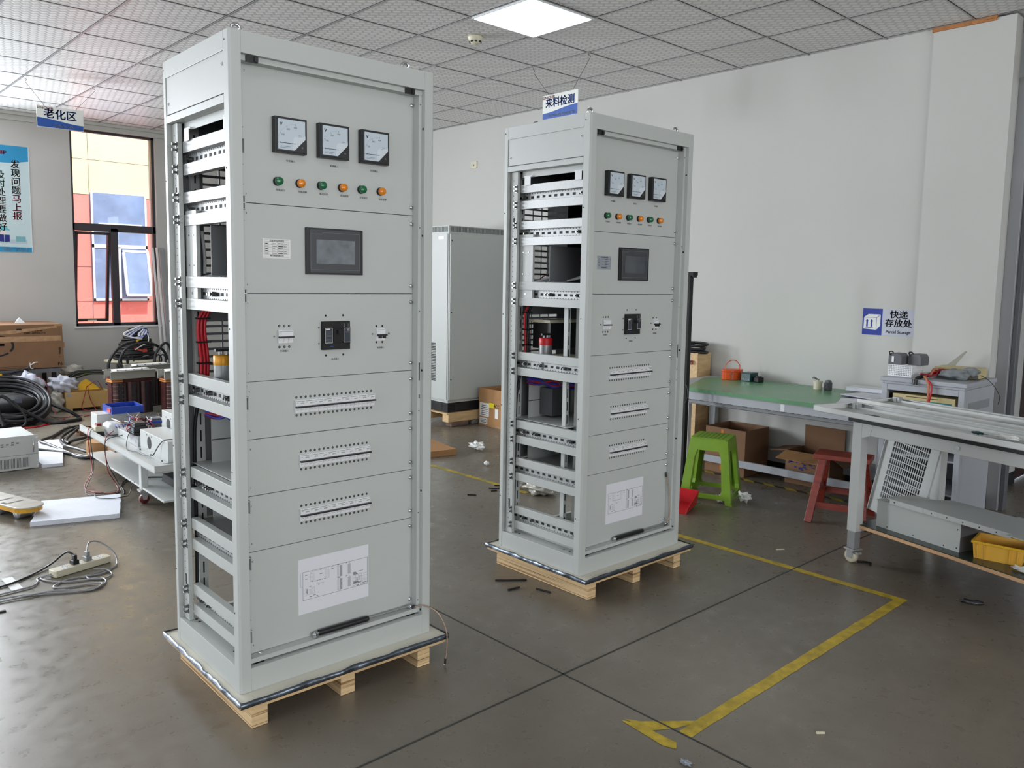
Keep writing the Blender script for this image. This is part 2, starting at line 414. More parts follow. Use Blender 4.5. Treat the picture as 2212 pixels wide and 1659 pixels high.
# ------------------------------------------------------------------ room shell
ZC = 3.336
WX = 6.15          # long white wall
WY = 10.74         # window wall
struct(G().box(-7, 10, -6, 11.0, -0.12, 0), 'floor', m_floor)
fl = bpy.data.objects['floor']
j = G().box(2.238, 2.246, 0.3, 10.7, 0.0, 0.0012).box(0.5, 6.15, 2.078, 2.086, 0.0, 0.0012)
j.build('joint', m_linedark, fl)
struct(G().box(-7, 10, -6, 11.0, ZC, ZC + 0.12), 'ceiling', m_ceil)
cl = bpy.data.objects['ceiling']
GX0, GY0 = 4.307, 4.459
g = G()
for i in range(-19, 4):
    x = GX0 + 0.6 * i
    if -7 < x < WX: g.box(x - 0.006, x + 0.006, -6, WY, ZC - 0.004, ZC)
for i in range(-18, 11):
    y = GY0 + 0.6 * i
    if -6 < y < WY: g.box(-7, WX, y - 0.006, y + 0.006, ZC - 0.003, ZC)
g.build('ceiling_grid', m_tbar, cl)
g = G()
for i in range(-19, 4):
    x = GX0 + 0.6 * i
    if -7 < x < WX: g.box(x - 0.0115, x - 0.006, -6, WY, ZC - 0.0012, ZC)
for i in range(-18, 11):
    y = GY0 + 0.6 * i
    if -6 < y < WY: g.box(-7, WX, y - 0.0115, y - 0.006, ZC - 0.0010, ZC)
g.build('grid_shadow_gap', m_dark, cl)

struct(G().box(WX, WX + 0.2, 2.32, 11.0, 0, ZC).box(WX, WX + 0.2, -6, 0.2, 0, ZC).box(WX + 0.05, WX + 0.2, 0.2, 1.70, 2.94, ZC), 'wall_right', m_wall)
struct(G().box(WX - 0.03, WX + 0.1, 1.81, 2.322, 0.09, ZC - 0.012).box(WX + 0.12, 7.29, 1.92, 2.3, 0.1, ZC).box(7.29, 10, 1.92, 2.1, 2.2, ZC), 'wall_pillar', m_wall)
struct(G().box(WX - 0.025, WX + 0.1, 1.815, 2.315, 0, 0.09).box(WX + 0.2, 7.29, 1.915, 2.3, 0, 0.1), 'baseboard_pillar', m_blackm)
struct(G().box(WX - 0.042, WX - 0.02, 1.93, 2.33, ZC - 0.03, ZC - 0.004).box(WX - 0.05, WX - 0.02, 1.925, 1.985, ZC - 0.018, ZC - 0.002), 'trim_1', M('bare_timber', (176, 118, 70), 0.8, var=0.2, scale=30))
# open doorway right of the pillar: grey steel jamb with a groove, head, dark door beyond
g = G().box(WX + 0.1, WX + 0.2, 1.735, 1.81, 0, 2.94).box(WX + 0.13, WX + 0.2, 1.705, 1.735, 0, 2.94, 1).box(WX + 0.06, WX + 0.2, 0.2, 1.735, 2.90, 2.96, 1).box(WX + 0.1, WX + 0.2, 0.2, 0.3, 0, 2.94)
struct(g, 'door_1', [m_jamb, m_greyd], None, 0.004)
struct(G().box(7.29, 8.4, 1.93, 1.97, 0.02, 2.2).box(7.36, 7.39, 1.915, 1.93, 0.95, 1.1, 1), 'door_2', [m_maroon, m_chrome])
struct(G().box(9.9, 10, -6, 2.1, 0, ZC), 'wall_corridor', m_wall)
# window wall
OPEN = [(-4.65, -3.55), (-2.15, -1.05), (0.35, 1.45), (2.80, 3.78)]
Z0, Z1 = 0.90, 3.26
g = G(); x = -7
for a, b in OPEN:
    g.box(x, a, WY, 11.0, 0, ZC); g.box(a, b, WY, 11.0, 0, Z0); g.box(a, b, WY, 11.0, Z1, ZC); x = b
g.box(x, WX + 0.2, WY, 11.0, 0, ZC)
struct(g, 'wall_far', m_wallL)
struct(G().box(-7, WX, WY - 0.09, WY, ZC - 0.035, ZC - 0.002).box(-7, WX, WY - 0.03, WY, ZC - 0.09, ZC - 0.035), 'trim_2', m_wall)
# cable trunking along the foot of the white wall
struct(G().box(WX - 0.06, WX, 2.35, 6.0, 0.09, 0.20).box(WX - 0.065, WX, 2.35, 6.0, 0.15, 0.158).box(WX - 0.02, WX, 2.35, 10.7, 0, 0.09, 1), 'baseboard_right', [M('trunking_grey', (150, 150, 150), 0.5), m_blackm])
# walls behind and beside the camera, each with a long window band
g = G().box(-7.2, -7, -6, 11, 0, 0.95).box(-7.2, -7, -6, 11, 2.95, ZC).box(-7.2, -7, -6, -1.9, 0.95, 2.95).box(-7.2, -7, 7.1, 11, 0.95, 2.95)
struct(g, 'wall_left', m_wall)
g = G().box(-7, WX, -6.2, -6, 0, 0.95).box(-7, WX, -6.2, -6, 2.95, ZC).box(-7, -4.3, -6.2, -6, 0.95, 2.95).box(4.7, WX, -6.2, -6, 0.95, 2.95)
struct(g, 'wall_front', m_wall)

def window_unit(n, a, b, sash_open):
    w = G(); y0, y1 = WY + 0.05, WY + 0.11; t = 0.035; zm = 2.10
    w.box(a, a + t, y0, y1, Z0, Z1).box(b - t, b, y0, y1, Z0, Z1).box(a, b, y0, y1, Z1 - t, Z1).box(a, b, y0, y1, Z0, Z0 + t)
    w.box(a, b, y0, y1, zm - 0.045, zm + 0.045)
    xm = a + (b - a) * 0.49
    w.box(xm - 0.042, xm + 0.042, y0, y1, Z0, zm)
    o = struct(w, 'window_%d' % n, m_winf, None, 0.003)
    G().box(a + t, b - t, y0 + 0.025, y0 + 0.031, zm + 0.045, Z1 - t).build('upper_pane', m_glass, o)
    G().box(xm + 0.042, b - t, y0 + 0.025, y0 + 0.031, Z0 + t, zm - 0.045).build('fixed_pane', m_glass, o)
    # top hung sash, swung outwards
    sx0, sx1, sz0, sz1 = a + t + 0.005, xm - 0.045, Z0 + t + 0.005, zm - 0.05
    s = G(); s.X = Matrix.Translation((0, y1, sz1)) @ Matrix.Rotation(R(9 if sash_open else 0), 4, 'X') @ Matrix.Translation((0, -y1, -sz1))
    f = 0.03
    s.box(sx0, sx0 + f, y0 + 0.01, y1, sz0, sz1).box(sx1 - f, sx1, y0 + 0.01, y1, sz0, sz1).box(sx0, sx1, y0 + 0.01, y1, sz1 - f, sz1).box(sx0, sx1, y0 + 0.01, y1, sz0, sz0 + f)
    s.box((sx0 + sx1) / 2 - 0.05, (sx0 + sx1) / 2 + 0.05, y0 - 0.012, y0 + 0.01, sz0 + 0.004, sz0 + 0.02, 1)
    so = s.build('opening_sash', [m_winf, m_cream], o)
    p = G(); p.X = s.X; p.box(sx0 + f, sx1 - f, y0 + 0.03, y0 + 0.036, sz0 + f, sz1 - f).build('sash_pane', m_glass, so)
    G().box(a - 0.02, b + 0.02, WY - 0.012, WY + 0.05, Z0 - 0.022, Z0).build('sill', m_white, o)
window_unit(1, 2.80, 3.78, True)
window_unit(2, 0.35, 1.45, False)
window_unit(3, -2.15, -1.05, False)
window_unit(4, -4.65, -3.55, False)

# building across the yard
b = thing('neighbouring_building', 'sunlit yellow and pink rendered building seen through the window', 'building', (0, 15, 0))
G().box(-9, 14, 0, 4, 2.86, 7.5).build('upper_wall', m_ywall, b)
G().box(-9, 14, 0.002, 4, -0.5, 2.86).build('lower_wall', m_pwall, b)
g = G().box(4.176, 4.184, -0.004, 0, -0.5, 7.4)
for z in (1.07, 1.655, 2.86, 3.44, 4.3): g.box(-9, 14, -0.003, 0, z - 0.004, z + 0.004)
g.build('panel_joint', m_greyd, b)
wf = G().box(4.19, 5.09, -0.03, 0.0, 1.08, 2.90).build('window_glass', m_bglass, b)
G().box(4.19, 5.09, -0.045, -0.03, 1.98, 2.04).box(4.60, 4.64, -0.045, -0.03, 1.08, 2.0).box(4.19, 5.09, -0.045, -0.03, 1.08, 1.12).box(4.19, 4.22, -0.045, -0.03, 1.08, 2.9).box(5.06, 5.09, -0.045, -0.03, 1.08, 2.9).box(4.3, 5.0, -0.045, -0.03, 2.37, 2.40).build('window_frame', m_white, wf)
s = G(); s.X = Matrix.Translation((0, -0.04, 1.93)) @ Matrix.Rotation(R(-12), 4, 'X') @ Matrix.Translation((0, 0.04, -1.93))
s.box(4.68, 5.08, -0.06, -0.04, 1.16, 1.93).build('open_sash', m_bglass, wf)
s2 = G(); s2.X = s.X
s2.box(4.66, 4.70, -0.07, -0.035, 1.14, 1.95).box(5.06, 5.10, -0.07, -0.035, 1.14, 1.95).box(4.66, 5.10, -0.07, -0.035, 1.14, 1.18).box(4.66, 5.10, -0.07, -0.035, 1.91, 1.95).build('sash_frame', m_white, wf)
struct(G().box(-12, 16, 11.0, 22, -0.2, -0.05), 'ground_yard', M('yard_concrete', (168, 164, 158), 0.9))

# ceiling light panels
def led(x, y, label):
    t = thing('ceiling_light', label, 'ceiling light', (x, y, ZC), 0, 'square LED panels in the ceiling')
    G().box(-0.297, 0.297, -0.297, 0.297, -0.014, -0.004).build('frame', m_white, t)
    G().box(-0.283, 0.283, -0.283, 0.283, -0.0165, -0.0135).build('diffuser', m_led, t)
led(GX0 - 0.3, GY0 - 0.3, 'glowing square LED panel in the ceiling above the two cabinets')
for x, y in ((0.707, 1.159), (0.707, -2.441), (-2.893, 1.159), (-2.893, 4.759), (3.707, -2.441)):  # unseen panels, added for their light on the cabinet fronts
    led(x, y, 'unseen glowing LED panel added out behind the camera to light the front faces')

t = thing('smoke_detector', 'round cream smoke detector on the ceiling beside the light panel', 'smoke detector', (4.02, 4.78, ZC))
G().lathe([(0.0, -0.002), (0.058, -0.002), (0.058, -0.012), (0.05, -0.028), (0.034, -0.05), (0.03, -0.054), (0, -0.056)], n=24).build('housing', m_cream, t)
g = G()
for i in range(8):
    a = i * PI / 4 + 0.2
    g.X = Matrix.Rotation(a, 4, 'Z'); g.box(0.036, 0.046, -0.009, 0.009, -0.046, -0.036)
g.build('sensor_slots', m_black, t)

# ------------------------------------------------------------------ electrical cabinets
CW, CD, CH = 0.80, 0.60, 2.20
PY = 0.057                                  # depth of the front panels behind the corner posts
UX, UZ = (1, 0, 0), (0, 0, 1)

def post_poly(x0, x1, y0, y1, cx, cy, c=0.007):
    """corner post outline with a small chamfer at the outer corner"""
    pts = [(x0, y0), (x1, y0), (x1, y1), (x0, y1)]
    out = []
    for p in pts:
        if abs(p[0] - cx) < 1e-6 and abs(p[1] - cy) < 1e-6:
            i = pts.index(p); a = Vector(pts[i - 1]) - Vector(p); b = Vector(pts[(i + 1) % 4]) - Vector(p)
            out += [tuple(Vector(p) + a.normalized() * c), tuple(Vector(p) + b.normalized() * c)]
        else: out.append(p)
    return out

def make_frame(root):
    for (x0, x1, y0, y1, cx, cy) in ((0, .040, 0, .044, 0, 0), (.757, .8, 0, .044, .8, 0), (0, .05, .570, .6, 0, .6), (.757, .8, .56, .6, .8, .6)):
        g = G().prism(post_poly(x0, x1, y0, y1, cx, cy), 0, CH, 'z')
        if cx == 0 and cy == 0: g.box(.004, .040, .0435, .047, .1, 1.97, 1)
        for z in (.13, .62, 1.10, 1.62, 2.02):
            if cy == 0 and cx > 0: g.cyl((.7572, .012, z - .03), (.7565, .012, z - .03), .005, n=10, m=2)
            elif cx == 0: g.cyl((.0, y0 + (.034 if cy == 0 else .018), z + .15), (-.0006, y0 + (.034 if cy == 0 else .018), z + .15), .0035, n=8, m=2)
        g.build('corner_post', [m_cab, m_zinc, m_dark], root, 0.0012)
    # beams of the top frame, roof and plinth
    G().box(.0402, .7568, .001, .03, 2.131, 2.2).box(.0402, .7568, .03, .045, 2.131, 2.134).build('top_beam', m_cab, root, 0.001)
    G().box(.0, .03, .0442, .5698, 2.139, 2.2).box(.003, .012, .0442, .5698, 2.132, 2.139).build('top_beam', m_cab, root, 0.001)
    G().box(.05, .757, .571, .6, 2.13, 2.2).build('top_beam', m_cab, root)
    G().box(.77, .8, .0442, .56, 2.13, 2.2).build('top_beam', m_cab, root)
    G().box(.004, .796, .004, .596, 2.196, 2.2005).build('roof_panel', m_cab, root)
    p = G().box(.003, .008, .046, .568, 2.0075, 2.1335).box(.010, .012, .046, .568, 1.99, 2.15, 2)  # dark backing sheet added to deepen the shade in the panel grooves
    for y, z in ((.062, 2.10), (.553, 2.045)):
        p.cyl((.0025, y, z), (.0005, y, z), .006, n=14, m=1); p.cyl((.0006, y, z), (-.0002, y, z), .0035, n=10, m=2)
    p.build('upper_side_panel', [m_cab, m_white, m_greyd], root)
    G().box(0, .02, .0442, .5698, 1.977, 2.003).box(.02, .045, .0442, .56, 1.977, 1.979).box(.04, .043, .047, .5, 1.945, 1.977).build('side_beam', m_cab, root, 0.0015)
    for y in (.10, .45):
        G().box(.03, .046, y - .028, y + .028, 1.945, 1.953).box(.028, .03, y - .022, y + .022, 1.905, 1.948).build('cable_bracket', m_white, root, .001)
    G().box(.0402, .7568, .001, .02, 0, .082).box(.0402, .7568, .02, .07, .079, .082).box(.06, .10, .024, .032, .0818, .0826, 1).box(.70, .74, .024, .032, .0818, .0826, 1).build('plinth', [m_cab, m_dark], root, 0.001)
    g = G().box(.001, .02, .0442, .5698, 0, .088).box(.02, .075, .0442, .5698, .085, .088).box(.075, .08, .0442, .5698, .085, .097)
    for y in (.11, .15, .48, .51): g.cyl((.045, y, .0878), (.045, y, .0886), .006, n=10, m=1)
    g.build('plinth', [m_cab, m_dark], root, 0.001)
    G().box(.05, .757, .58, .6, 0, .088).build('plinth', m_cab, root)
    G().box(.78, .8, .0442, .56, 0, .088).build('plinth', m_cab, root)
    # base plate with a cable hole, far side sheet, rear door with louvres
    g = G().box(.08, .78, .05, .25, .088, .091).box(.08, .78, .25, .44, .088, .091).cyl((.25, .35, .0912), (.25, .35, .0918), .045, n=24, m=1)
    g.build('base_plate', [m_cab, m_dark], root)
    G().box(.790, .797, .0442, .56, .088, 2.13).build('far_side_panel', m_cabin, root)
    d = G(); xs = [.05, .135, .20, .265, .33, .395, .76]
    banks = ((.99, 1.245, .0296), (1.40, 1.88, .031))
    zc = .60
    for za, zb_, p in banks:
        d.box(.05, .757, .583, .589, zc, za)
        d.box(.05, xs[1], .583, .589, za, zb_); d.box(xs[5], .757, .583, .589, za, zb_)
        n = int((zb_ - za) / p)
        for i in range(n + 1): d.box(xs[1], xs[5], .583, .589, za + i * p - .0048, za + i * p + .0048)
        for x in xs[2:5]: d.box(x - .003, x + .003, .5835, .5885, za, zb_)
        zc = zb_
    d.box(.05, .757, .583, .589, zc, 2.13)
    d.box(.05, .757, .583, .589, .47, .60)
    d.build('rear_door', m_cabin, root)
    # recessed door frame with latches
    g = G().box(.7422, .7566, .020, .058, .0975, 2.115).box(.0402, .7566, .020, .058, .0895, .1058).box(.0402, .7566, .018, .058, 2.113, 2.1305)
    g.box(.0402, .045, .03, .058, .106, 2.113)
    for z in (2.08, 1.62, 1.30, .91, .50, .14): g.cyl((.7495, .0201, z), (.7495, .0194, z), .0028, n=8, m=1)
    g.box(.748, .753, .0196, .0206, 1.03, 1.10, 2).box(.749, .753, .0196, .0206, .96, .975, 2)
    g.build('door_frame', [m_cab, m_greyd, m_dark], root)
    for x in (.062, .677):
        G().box(x, x + .039, .010, .0181, 2.109, 2.1295).box(x + .026, x + .039, .006, .011, 2.112, 2.127).build('latch', m_black, root)

def hole(g, x, z, r=.0042, m=1, inner=2, y=None):
    y = PY if y is None else y
    g.cyl((x, y + .0002, z), (x, y - .0004, z), r, n=12, m=m)
    if inner is not None: g.cyl((x + .0006, y - .0003, z), (x + .0006, y - .0007, z), r * .55, n=8, m=inner)

SEAMS = [2.128, 1.667, 1.367, 1.067, .868, .670, .472, .106]
LAMPX = (.185, .267, .349, .432, .512, .594)
LAMPT = ('市电运行', '市电故障', '直流运行', '直流故障', '逆变运行', '逆变故障')
ROWS = ((.2385, .9455, 9), (.2545, .7480, 8), (.2540, .5495, 8))     # x0, z0, two-pole breakers

def make_panels(root):
    for k in range(7):
        z1, z0 = SEAMS[k] - .0012, SEAMS[k + 1] + .0012
        g = G().box(.0455, .7415, PY, PY + .015, z0, z1)
        for z in (z1 - .033, z0 + .028):
            g.box(.0735, .0755, PY - .0003, PY, z - .003, z + .003, 1)
        T = lambda s, x, z, h, m=1: g.text(s, (x, PY - .0006, z), h, UX, UZ, m, .004)
        if k == 0:
            for x, s in zip((.235, .402, .568), ('市电输入', '直流输入', '交流输出')): T(s, x, 1.818, .0085)
            for x, s in zip(LAMPX, LAMPT): T(s, x + .0115, 1.7175, .0085)
        if k == 2:
            for x in (.186, .2045, .2225):
                for z in (1.2545, 1.1815): hole(g, x, z, .0045)
            for x in (.365, .436):
                for z in (1.288, 1.144): hole(g, x, z, .0042, 1, None)
            for x in (.578, .605):
                for z in (1.2448, 1.184): hole(g, x, z, .0042, 1, None)
            for x, z in ((.167, 1.219), (.239, 1.217), (.337, 1.245), (.337, 1.188), (.464, 1.243), (.464, 1.188), (.561, 1.216), (.634, 1.216)):
                g.cyl((x, PY, z), (x, PY - .002, z), .0032, n=8, m=2)
            for x, z, s in ((.204, 1.167, '交流输入'), (.403, 1.129, '直流输入'), (.597, 1.163, '电源输入')): T(s, x, z, .0085)
        if k in (3, 4, 5):
            x0, zz, n = ROWS[k - 3]
            for i in range(2 * n):
                x = x0 + .0181 * (i + .5)
                for z in (zz + .0545, zz - .0095): hole(g, x, z, .0044)
        g.build('front_panel', [m_cab, m_ink, m_bolt], root, 0.0008)
        for z in (z1 - (.047 if k == 0 else .031), z0 + .029):
            G().lathe([(.0078, 0), (.0074, .0025), (.0045, .0058), (0, .0066)], (.734, PY - .0002, z), (0, -1, 0), 12).build('screw', m_chrome, root)

def make_meter(root, cx, scale, lab):
    z0, z1, x0, x1 = 1.841, 1.959, cx - .0585, cx + .0585
    v = G().box(x0, x1, .032, PY, z0, z1).box(x0 + .004, x1 - .004, .030, .032, z0 + .004, z1 - .004)
    v.cyl((x1 - .019, .030, z0 + .022), (x1 - .019, .0285, z0 + .022), .0035, n=10, m=1)
    o = v.build('voltmeter', [m_black, m_greyd], root, 0.0015)
    a, b, c, d = x0 + .010, x1 - .008, z0 + .010, z1 - .008
    y = .0297
    g = G().prism([(a, c), (b - .040, c), (b, c + .040), (b, d), (a, d)], y - .0004, .0301, 'y')
    # clear cover corner over the pivot, its highlight painted as a pale patch
    pv = (b - .036, c + .022)
    cov = [(b - .040, c), (b, c + .040), (b, c + .052), (b - .012, c + .046)] + [(b - .034 + .012 * math.cos(t), c + .034 + .012 * math.sin(t)) for t in (1.2, 1.7, 2.3, 2.9)] + [(b - .046, c + .012), (b - .050, c)]
    g.prism(cov, y - .0012, y - .0003, 'y', 1)
    ox, oz = b - .036, c + .022; rad = .066
    for i in range(31):
        t = PI - (PI / 2) * i / 30; big = i % 10 == 0
        r0 = rad - (.006 if big else .003); w = .0005 if big else .00022
        e = Vector((math.cos(t), 0, math.sin(t))); q = Vector((-e.z, 0, e.x)); ctr = Vector((ox, y - .0007, oz))
        if abs((ctr + e * rad).x - cx) < .056:
            g.add([ctr + e * r0 - q * w, ctr + e * rad - q * w, ctr + e * rad + q * w, ctr + e * r0 + q * w], [(0, 1, 2, 3)], 2 if big else 3)
    for i, s in ((0, '0'), (10, scale[0]), (20, scale[1]), (30, scale[2])):
        t = PI - (PI / 2) * i / 30
        g.text(s, (ox + math.cos(t) * (rad - .0125), y - .0007, oz + math.sin(t) * (rad - .0125)), .0085, UX, UZ, 2, 0.0)
    g.text('V', (a + .011, y - .0007, d - .017), .016, UX, UZ, 2, .03)
    for dz, w_ in ((.050, .012), (.044, .014), (.039, .016)): g.box(b - .019 - w_ / 2, b - .019 + w_ / 2, y - .0007, y - .0004, c + dz, c + dz + .0022, 3)
    for dz, w_ in ((.010, .036), (.006, .03)): g.box(a + .008, a + .008 + w_, y - .0007, y - .0004, c + dz, c + dz + .0014, 3)
    g.build('dial', [m_dial, M('meter_cover_highlight', (212, 220, 228), .2, var=.01, coat=.5), m_ink, m_inkg], o)
    G().box(a + .006, ox, y - .0014, y - .0008, oz - .0008, oz + .0008).build('needle', m_ink, o)

def make_lamp(root, x, col, s):
    z = 1.746
    o = G().lathe([(.0152, 0), (.0152, .003), (.0138, .010), (.0125, .011)], (x, PY, z), (0, -1, 0), 20).build('pilot_lamp', m_black, root)
    G().lathe([(.0135, .008), (.0138, .020), (.0125, .0235), (.0105, .0235), (.0098, .0245), (0, .0245)], (x, PY, z), (0, -1, 0), 24).build('lens', col, o, label=s)

def breaker(root, x0, z0, poles, off=False, printed=None):
    w = .0181 * poles
    y = PY - .009
    g = G().box(x0 + .0002, x0 + w - .0002, y, PY, z0, z0 + .0445).box(x0 + .0002, x0 + w - .0002, y - .004, y, z0 + .024, z0 + .043)
    for i in range(poles):
        a = x0 + .0181 * i
        g.box(a + .003, a + .0155, y - .003, y, z0 + .0075, z0 + .0165, 0)
        g.box(a + .005, a + .0115, y - .0034, y - .003, z0 + .0105, z0 + .0115, 2)
        if i: g.box(a - .0002, a + .0002, y - .0003, y, z0, z0 + .022, 2)
    g.box(x0 + .003, x0 + w - .003, y - .0045, y - .004, z0 + .0405, z0 + .0415, 1)
    g.box(x0 + .0035, x0 + .010, y - .0043, y - .004, z0 + .0355, z0 + .0365, 2)
    if printed:
        g.box(x0 + w - .0185, x0 + w - .0025, y - .0043, y - .004, z0 + .0285, z0 + .0385, 3)
        g.text(printed, (x0 + w - .0105, y - .0046, z0 + .0335), .0062, UX, UZ, 1, .02)
    o = g.build('circuit_breaker', [m_white, m_ink, m_inkg, m_whitem], root)
    h = G()
    if off:
        h.box(x0 + .001, x0 + w + .002, y - .016, y - .001, z0 + .0185, z0 + .0245)
        for i in range(poles): h.box(x0 + .0181 * i + .0055, x0 + .0181 * i + .0155, y - .013, y, z0 + .0095, z0 + .0195)
    else:
        h.box(x0 - .0001, x0 + w + .0001, y - .013, y - .001, z0 + .0185, z0 + .0235)
    h.build('toggle', m_black, o)

def make_mccb(root):
    x0, x1, z0, z1, y = .346, .457, 1.165, 1.267, PY - .020
    g = G().box(x0, x1, y + .006, PY, z0, z1).box(x0 + .004, x1, y, y + .006, z0 + .026, z1 - .026)
    for x, z in ((.386, 1.259), (.422, 1.259), (.352, 1.178), (.452, 1.180)): g.cyl((x, y + .0062, z), (x, y + .005, z), .003, n=10, m=1)
    for xx in (.430, .4335, .448): g.box(xx, xx + .0016, y + .0054, y + .006, 1.2465, 1.259, 2)
    o = g.build('moulded_case_breaker', [m_blackm, m_black, m_inkg], root, .001)
    ml = [M('label_charcoal', (44, 50, 62), 0.4), m_whitem, m_inkg]
    for a, b_, c, d in ((.352, .381, 1.190, 1.244), (.427, .455, 1.191, 1.243)):
        lb = G().box(a, b_, y - .0006, y, c, d)
        lb.box(a, b_, y - .0009, y - .0006, d - .0012, d, 1).box(a, b_, y - .0009, y - .0006, c, c + .0012, 1).box(a, a + .001, y - .0009, y - .0006, c, d, 1).box(b_ - .001, b_, y - .0009, y - .0006, c, d, 1)
        if a < .4:
            lb.box(.355, .371, y - .0009, y - .0006, 1.2375, 1.241, 1)
            for i in range(9): lb.box(.3545, .3785, y - .0009, y - .0006, 1.195 + i * .0044, 1.1957 + i * .0044, 2)
        else:
            lb.text('CE', (.4455, y - .001, 1.2355), .009, UX, UZ, 1, .02)
            lb.box(.4305, .4520, y - .0009, y - .0006, 1.2285, 1.2293, 2).box(.4305, .4500, y - .0009, y - .0006, 1.2262, 1.2268, 2)
        lb.build('rating_label', ml, o)
    G().box(.384, .424, y - .003, y, 1.196, 1.240).box(.396, .408, y - .004, y - .003, 1.204, 1.212).box(.397, .412, y - .018, y - .003, 1.222, 1.237).prism([(.411, 1.229), (.423, 1.236), (.423, 1.232), (.411, 1.224)], y - .008, y - .003, 'y').build('toggle', m_blackm, o)
    G().box(.376, .387, y + .0052, y + .006, 1.1755, 1.1785).build('test_button', m_blue, o)

def make_hmi(root, screen_mat):
    x0, x1, z0, z1, y = .286, .514, 1.435, 1.598, PY - .010
    g = G().box(x0, x1, y, PY, z0, z1).box(x0 + .014, x1 - .012, y - .002, y, z0 + .006, z1 - .006, 1)
    # raised outline with a step beside the maker's wordmark
    zz = z1 - .022; L = [(.302, zz), (.345, zz), (.353, zz + .006), (.4975, zz + .006), (.4975, z0 + .016), (.302, z0 + .016), (.302, zz)]
    for a, b_ in zip(L[:-1], L[1:]): g.beam((a[0], y - .0022, a[1]), (b_[0], y - .0022, b_[1]), .0011, .0006, 2, (0, 1, 0))
    g.text('MCGS', (.330, y - .0026, z1 - .0145), .0095, UX, UZ, 2, .01, 1.25)
    o = g.build('touch_panel', [m_black, m_hmi, m_inkg], root, .001)
    G().box(.324, .4795, y - .0026, y - .0019, 1.4725, 1.5575).build('display', screen_mat, o)
    return o

def make_nameplate(root, mt, cols):
    x0, x1, z0, z1, y = .130, .231, 1.4865, 1.552, PY - .0008
    g = G().box(x0, x1, y, PY, z0, z1)
    B = lambda a, b_, c, d, m=1: g.box(x0 + a, x0 + b_, y - .0004, y, z0 + c, z0 + d, m)
    for c in (.004, .013, .0215, .0295, .0375, .0455, .0555, .0625):
        B(.006, .095, c, c + .0005, 2)
    for a in (.006, .0195, .034, .053, .074, .0945): B(a, a + .0005, .013, .0555, 2)
    for i, c in enumerate((.0155, .0235, .0315, .0395, .0485)):
        B(.0085, .018, c, c + .0028); B(.0555, .0725, c, c + .0026)
        B(.036, .050 - .003 * (i % 3), c, c + .002, 2); B(.076, .090 - .004 * (i % 2), c, c + .002, 2)
    g.text('交直流电源切换屏', (x0 + .0505, y - .0006, z0 + .0587), .0066, UX, UZ, 1, .01)
    g.text('电气制造有限公司', (x0 + .0505, y - .0006, z0 + .0085), .0062, UX, UZ, 1, .02)
    g.build('nameplate', [mt, m_ink, m_inkg], root)

def make_drawing(root):
    x0, x1, z0, z1, y = .247, .542, .197, .404, PY - .0006
    g = G().box(x0, x1, y, PY, z0, z1)
    def ln(ax, az, bx, bz, w=.0005, m=2): g.beam((x0 + ax, y - .0003, z0 + az), (x0 + bx, y - .0003, z0 + bz), w, .0003, m, (0, 1, 0))
    def rect(a, c, b_, d, w=.0005, m=2): ln(a, c, b_, c, w, m); ln(b_, c, b_, d, w, m); ln(b_, d, a, d, w, m); ln(a, d, a, c, w, m)
    rect(.018, .052, .290, .157, .0008, 1)
    ln(.009, .104, .018, .104); ln(.009, .104, .009, .158)
    rect(.049, .116, .125, .153); ln(.075, .103, .105, .103); ln(.075, .103, .075, .116)
    for i in range(6):
        ln(.052, .120 + i * .005, .066, .120 + i * .005); ln(.108, .121 + i * .005, .120, .121 + i * .005); ln(.055 + i * .010, .1145, .060 + i * .010, .1145, .0012, 1)
    for a, c in ((.028, .144), (.028, .130), (.087, .137), (.087, .154), (.135, .155), (.135, .146), (.078, .099), (.044, .099), (.060, .063), (.070, .057), (.045, .060)): ln(a, c, a + .009, c, .0016, 1)
    rect(.029, .070, .064, .094)
    for i in range(4): ln(.032, .074 + i * .0045, .038, .0765 + i * .0045, .002, 1); ln(.044, .074 + i * .0045, .060, .074 + i * .0045)
    for c0 in (.108, .057):
        rect(.160, c0, .180, c0 + .043)
        for i in range(15): ln(.170, c0 + .002 + i * .0028, .179, c0 + .002 + i * .0028, .0013, 1); ln(.162, c0 + .002 + i * .0028, .167, c0 + .002 + i * .0028)
        rect(.205, c0 + .003, .215, c0 + .041)
        for i in range(14): ln(.2055, c0 + .005 + i * .0027, .2145, c0 + .005 + i * .0027, .0011)
        ln(.160, c0 + .0475, .168, c0 + .0475, .0016, 1); ln(.196, c0 + .046, .203, c0 + .048, .0016, 1); ln(.208, c0 + .046, .213, c0 + .046, .0016, 1)
    rect(.226, .052, .290, .098)
    for c in (.058, .064, .070, .076, .088): ln(.226, c, .290, c)
    for a in (.238, .250, .264, .276): ln(a, .070, a, .098)
    for i in range(4): ln(.228, .101 + i * .0028, .248 - i * .003, .101 + i * .0028, .0016, 1)
    ln(.248, .1105, .271, .1105, .0012, 1)
    for i in range(3): ln(.228, .066 + i * .003, .262 - i * .008, .066 + i * .003, .0018, 1)
    ln(.243, .055, .252, .055, .0022, 1); ln(.268, .061, .288, .061, .0014, 1); ln(.258, .055, .286, .055, .0012, 1)
    for i in range(4): ln(.241, .073 + i * .004, .247, .073 + i * .004, .0016, 1); ln(.253, .078 + i * .004, .260, .078 + i * .004, .0012, 2)
    g.build('wiring_diagram', [m_paper, m_ink, m_inkg], root)

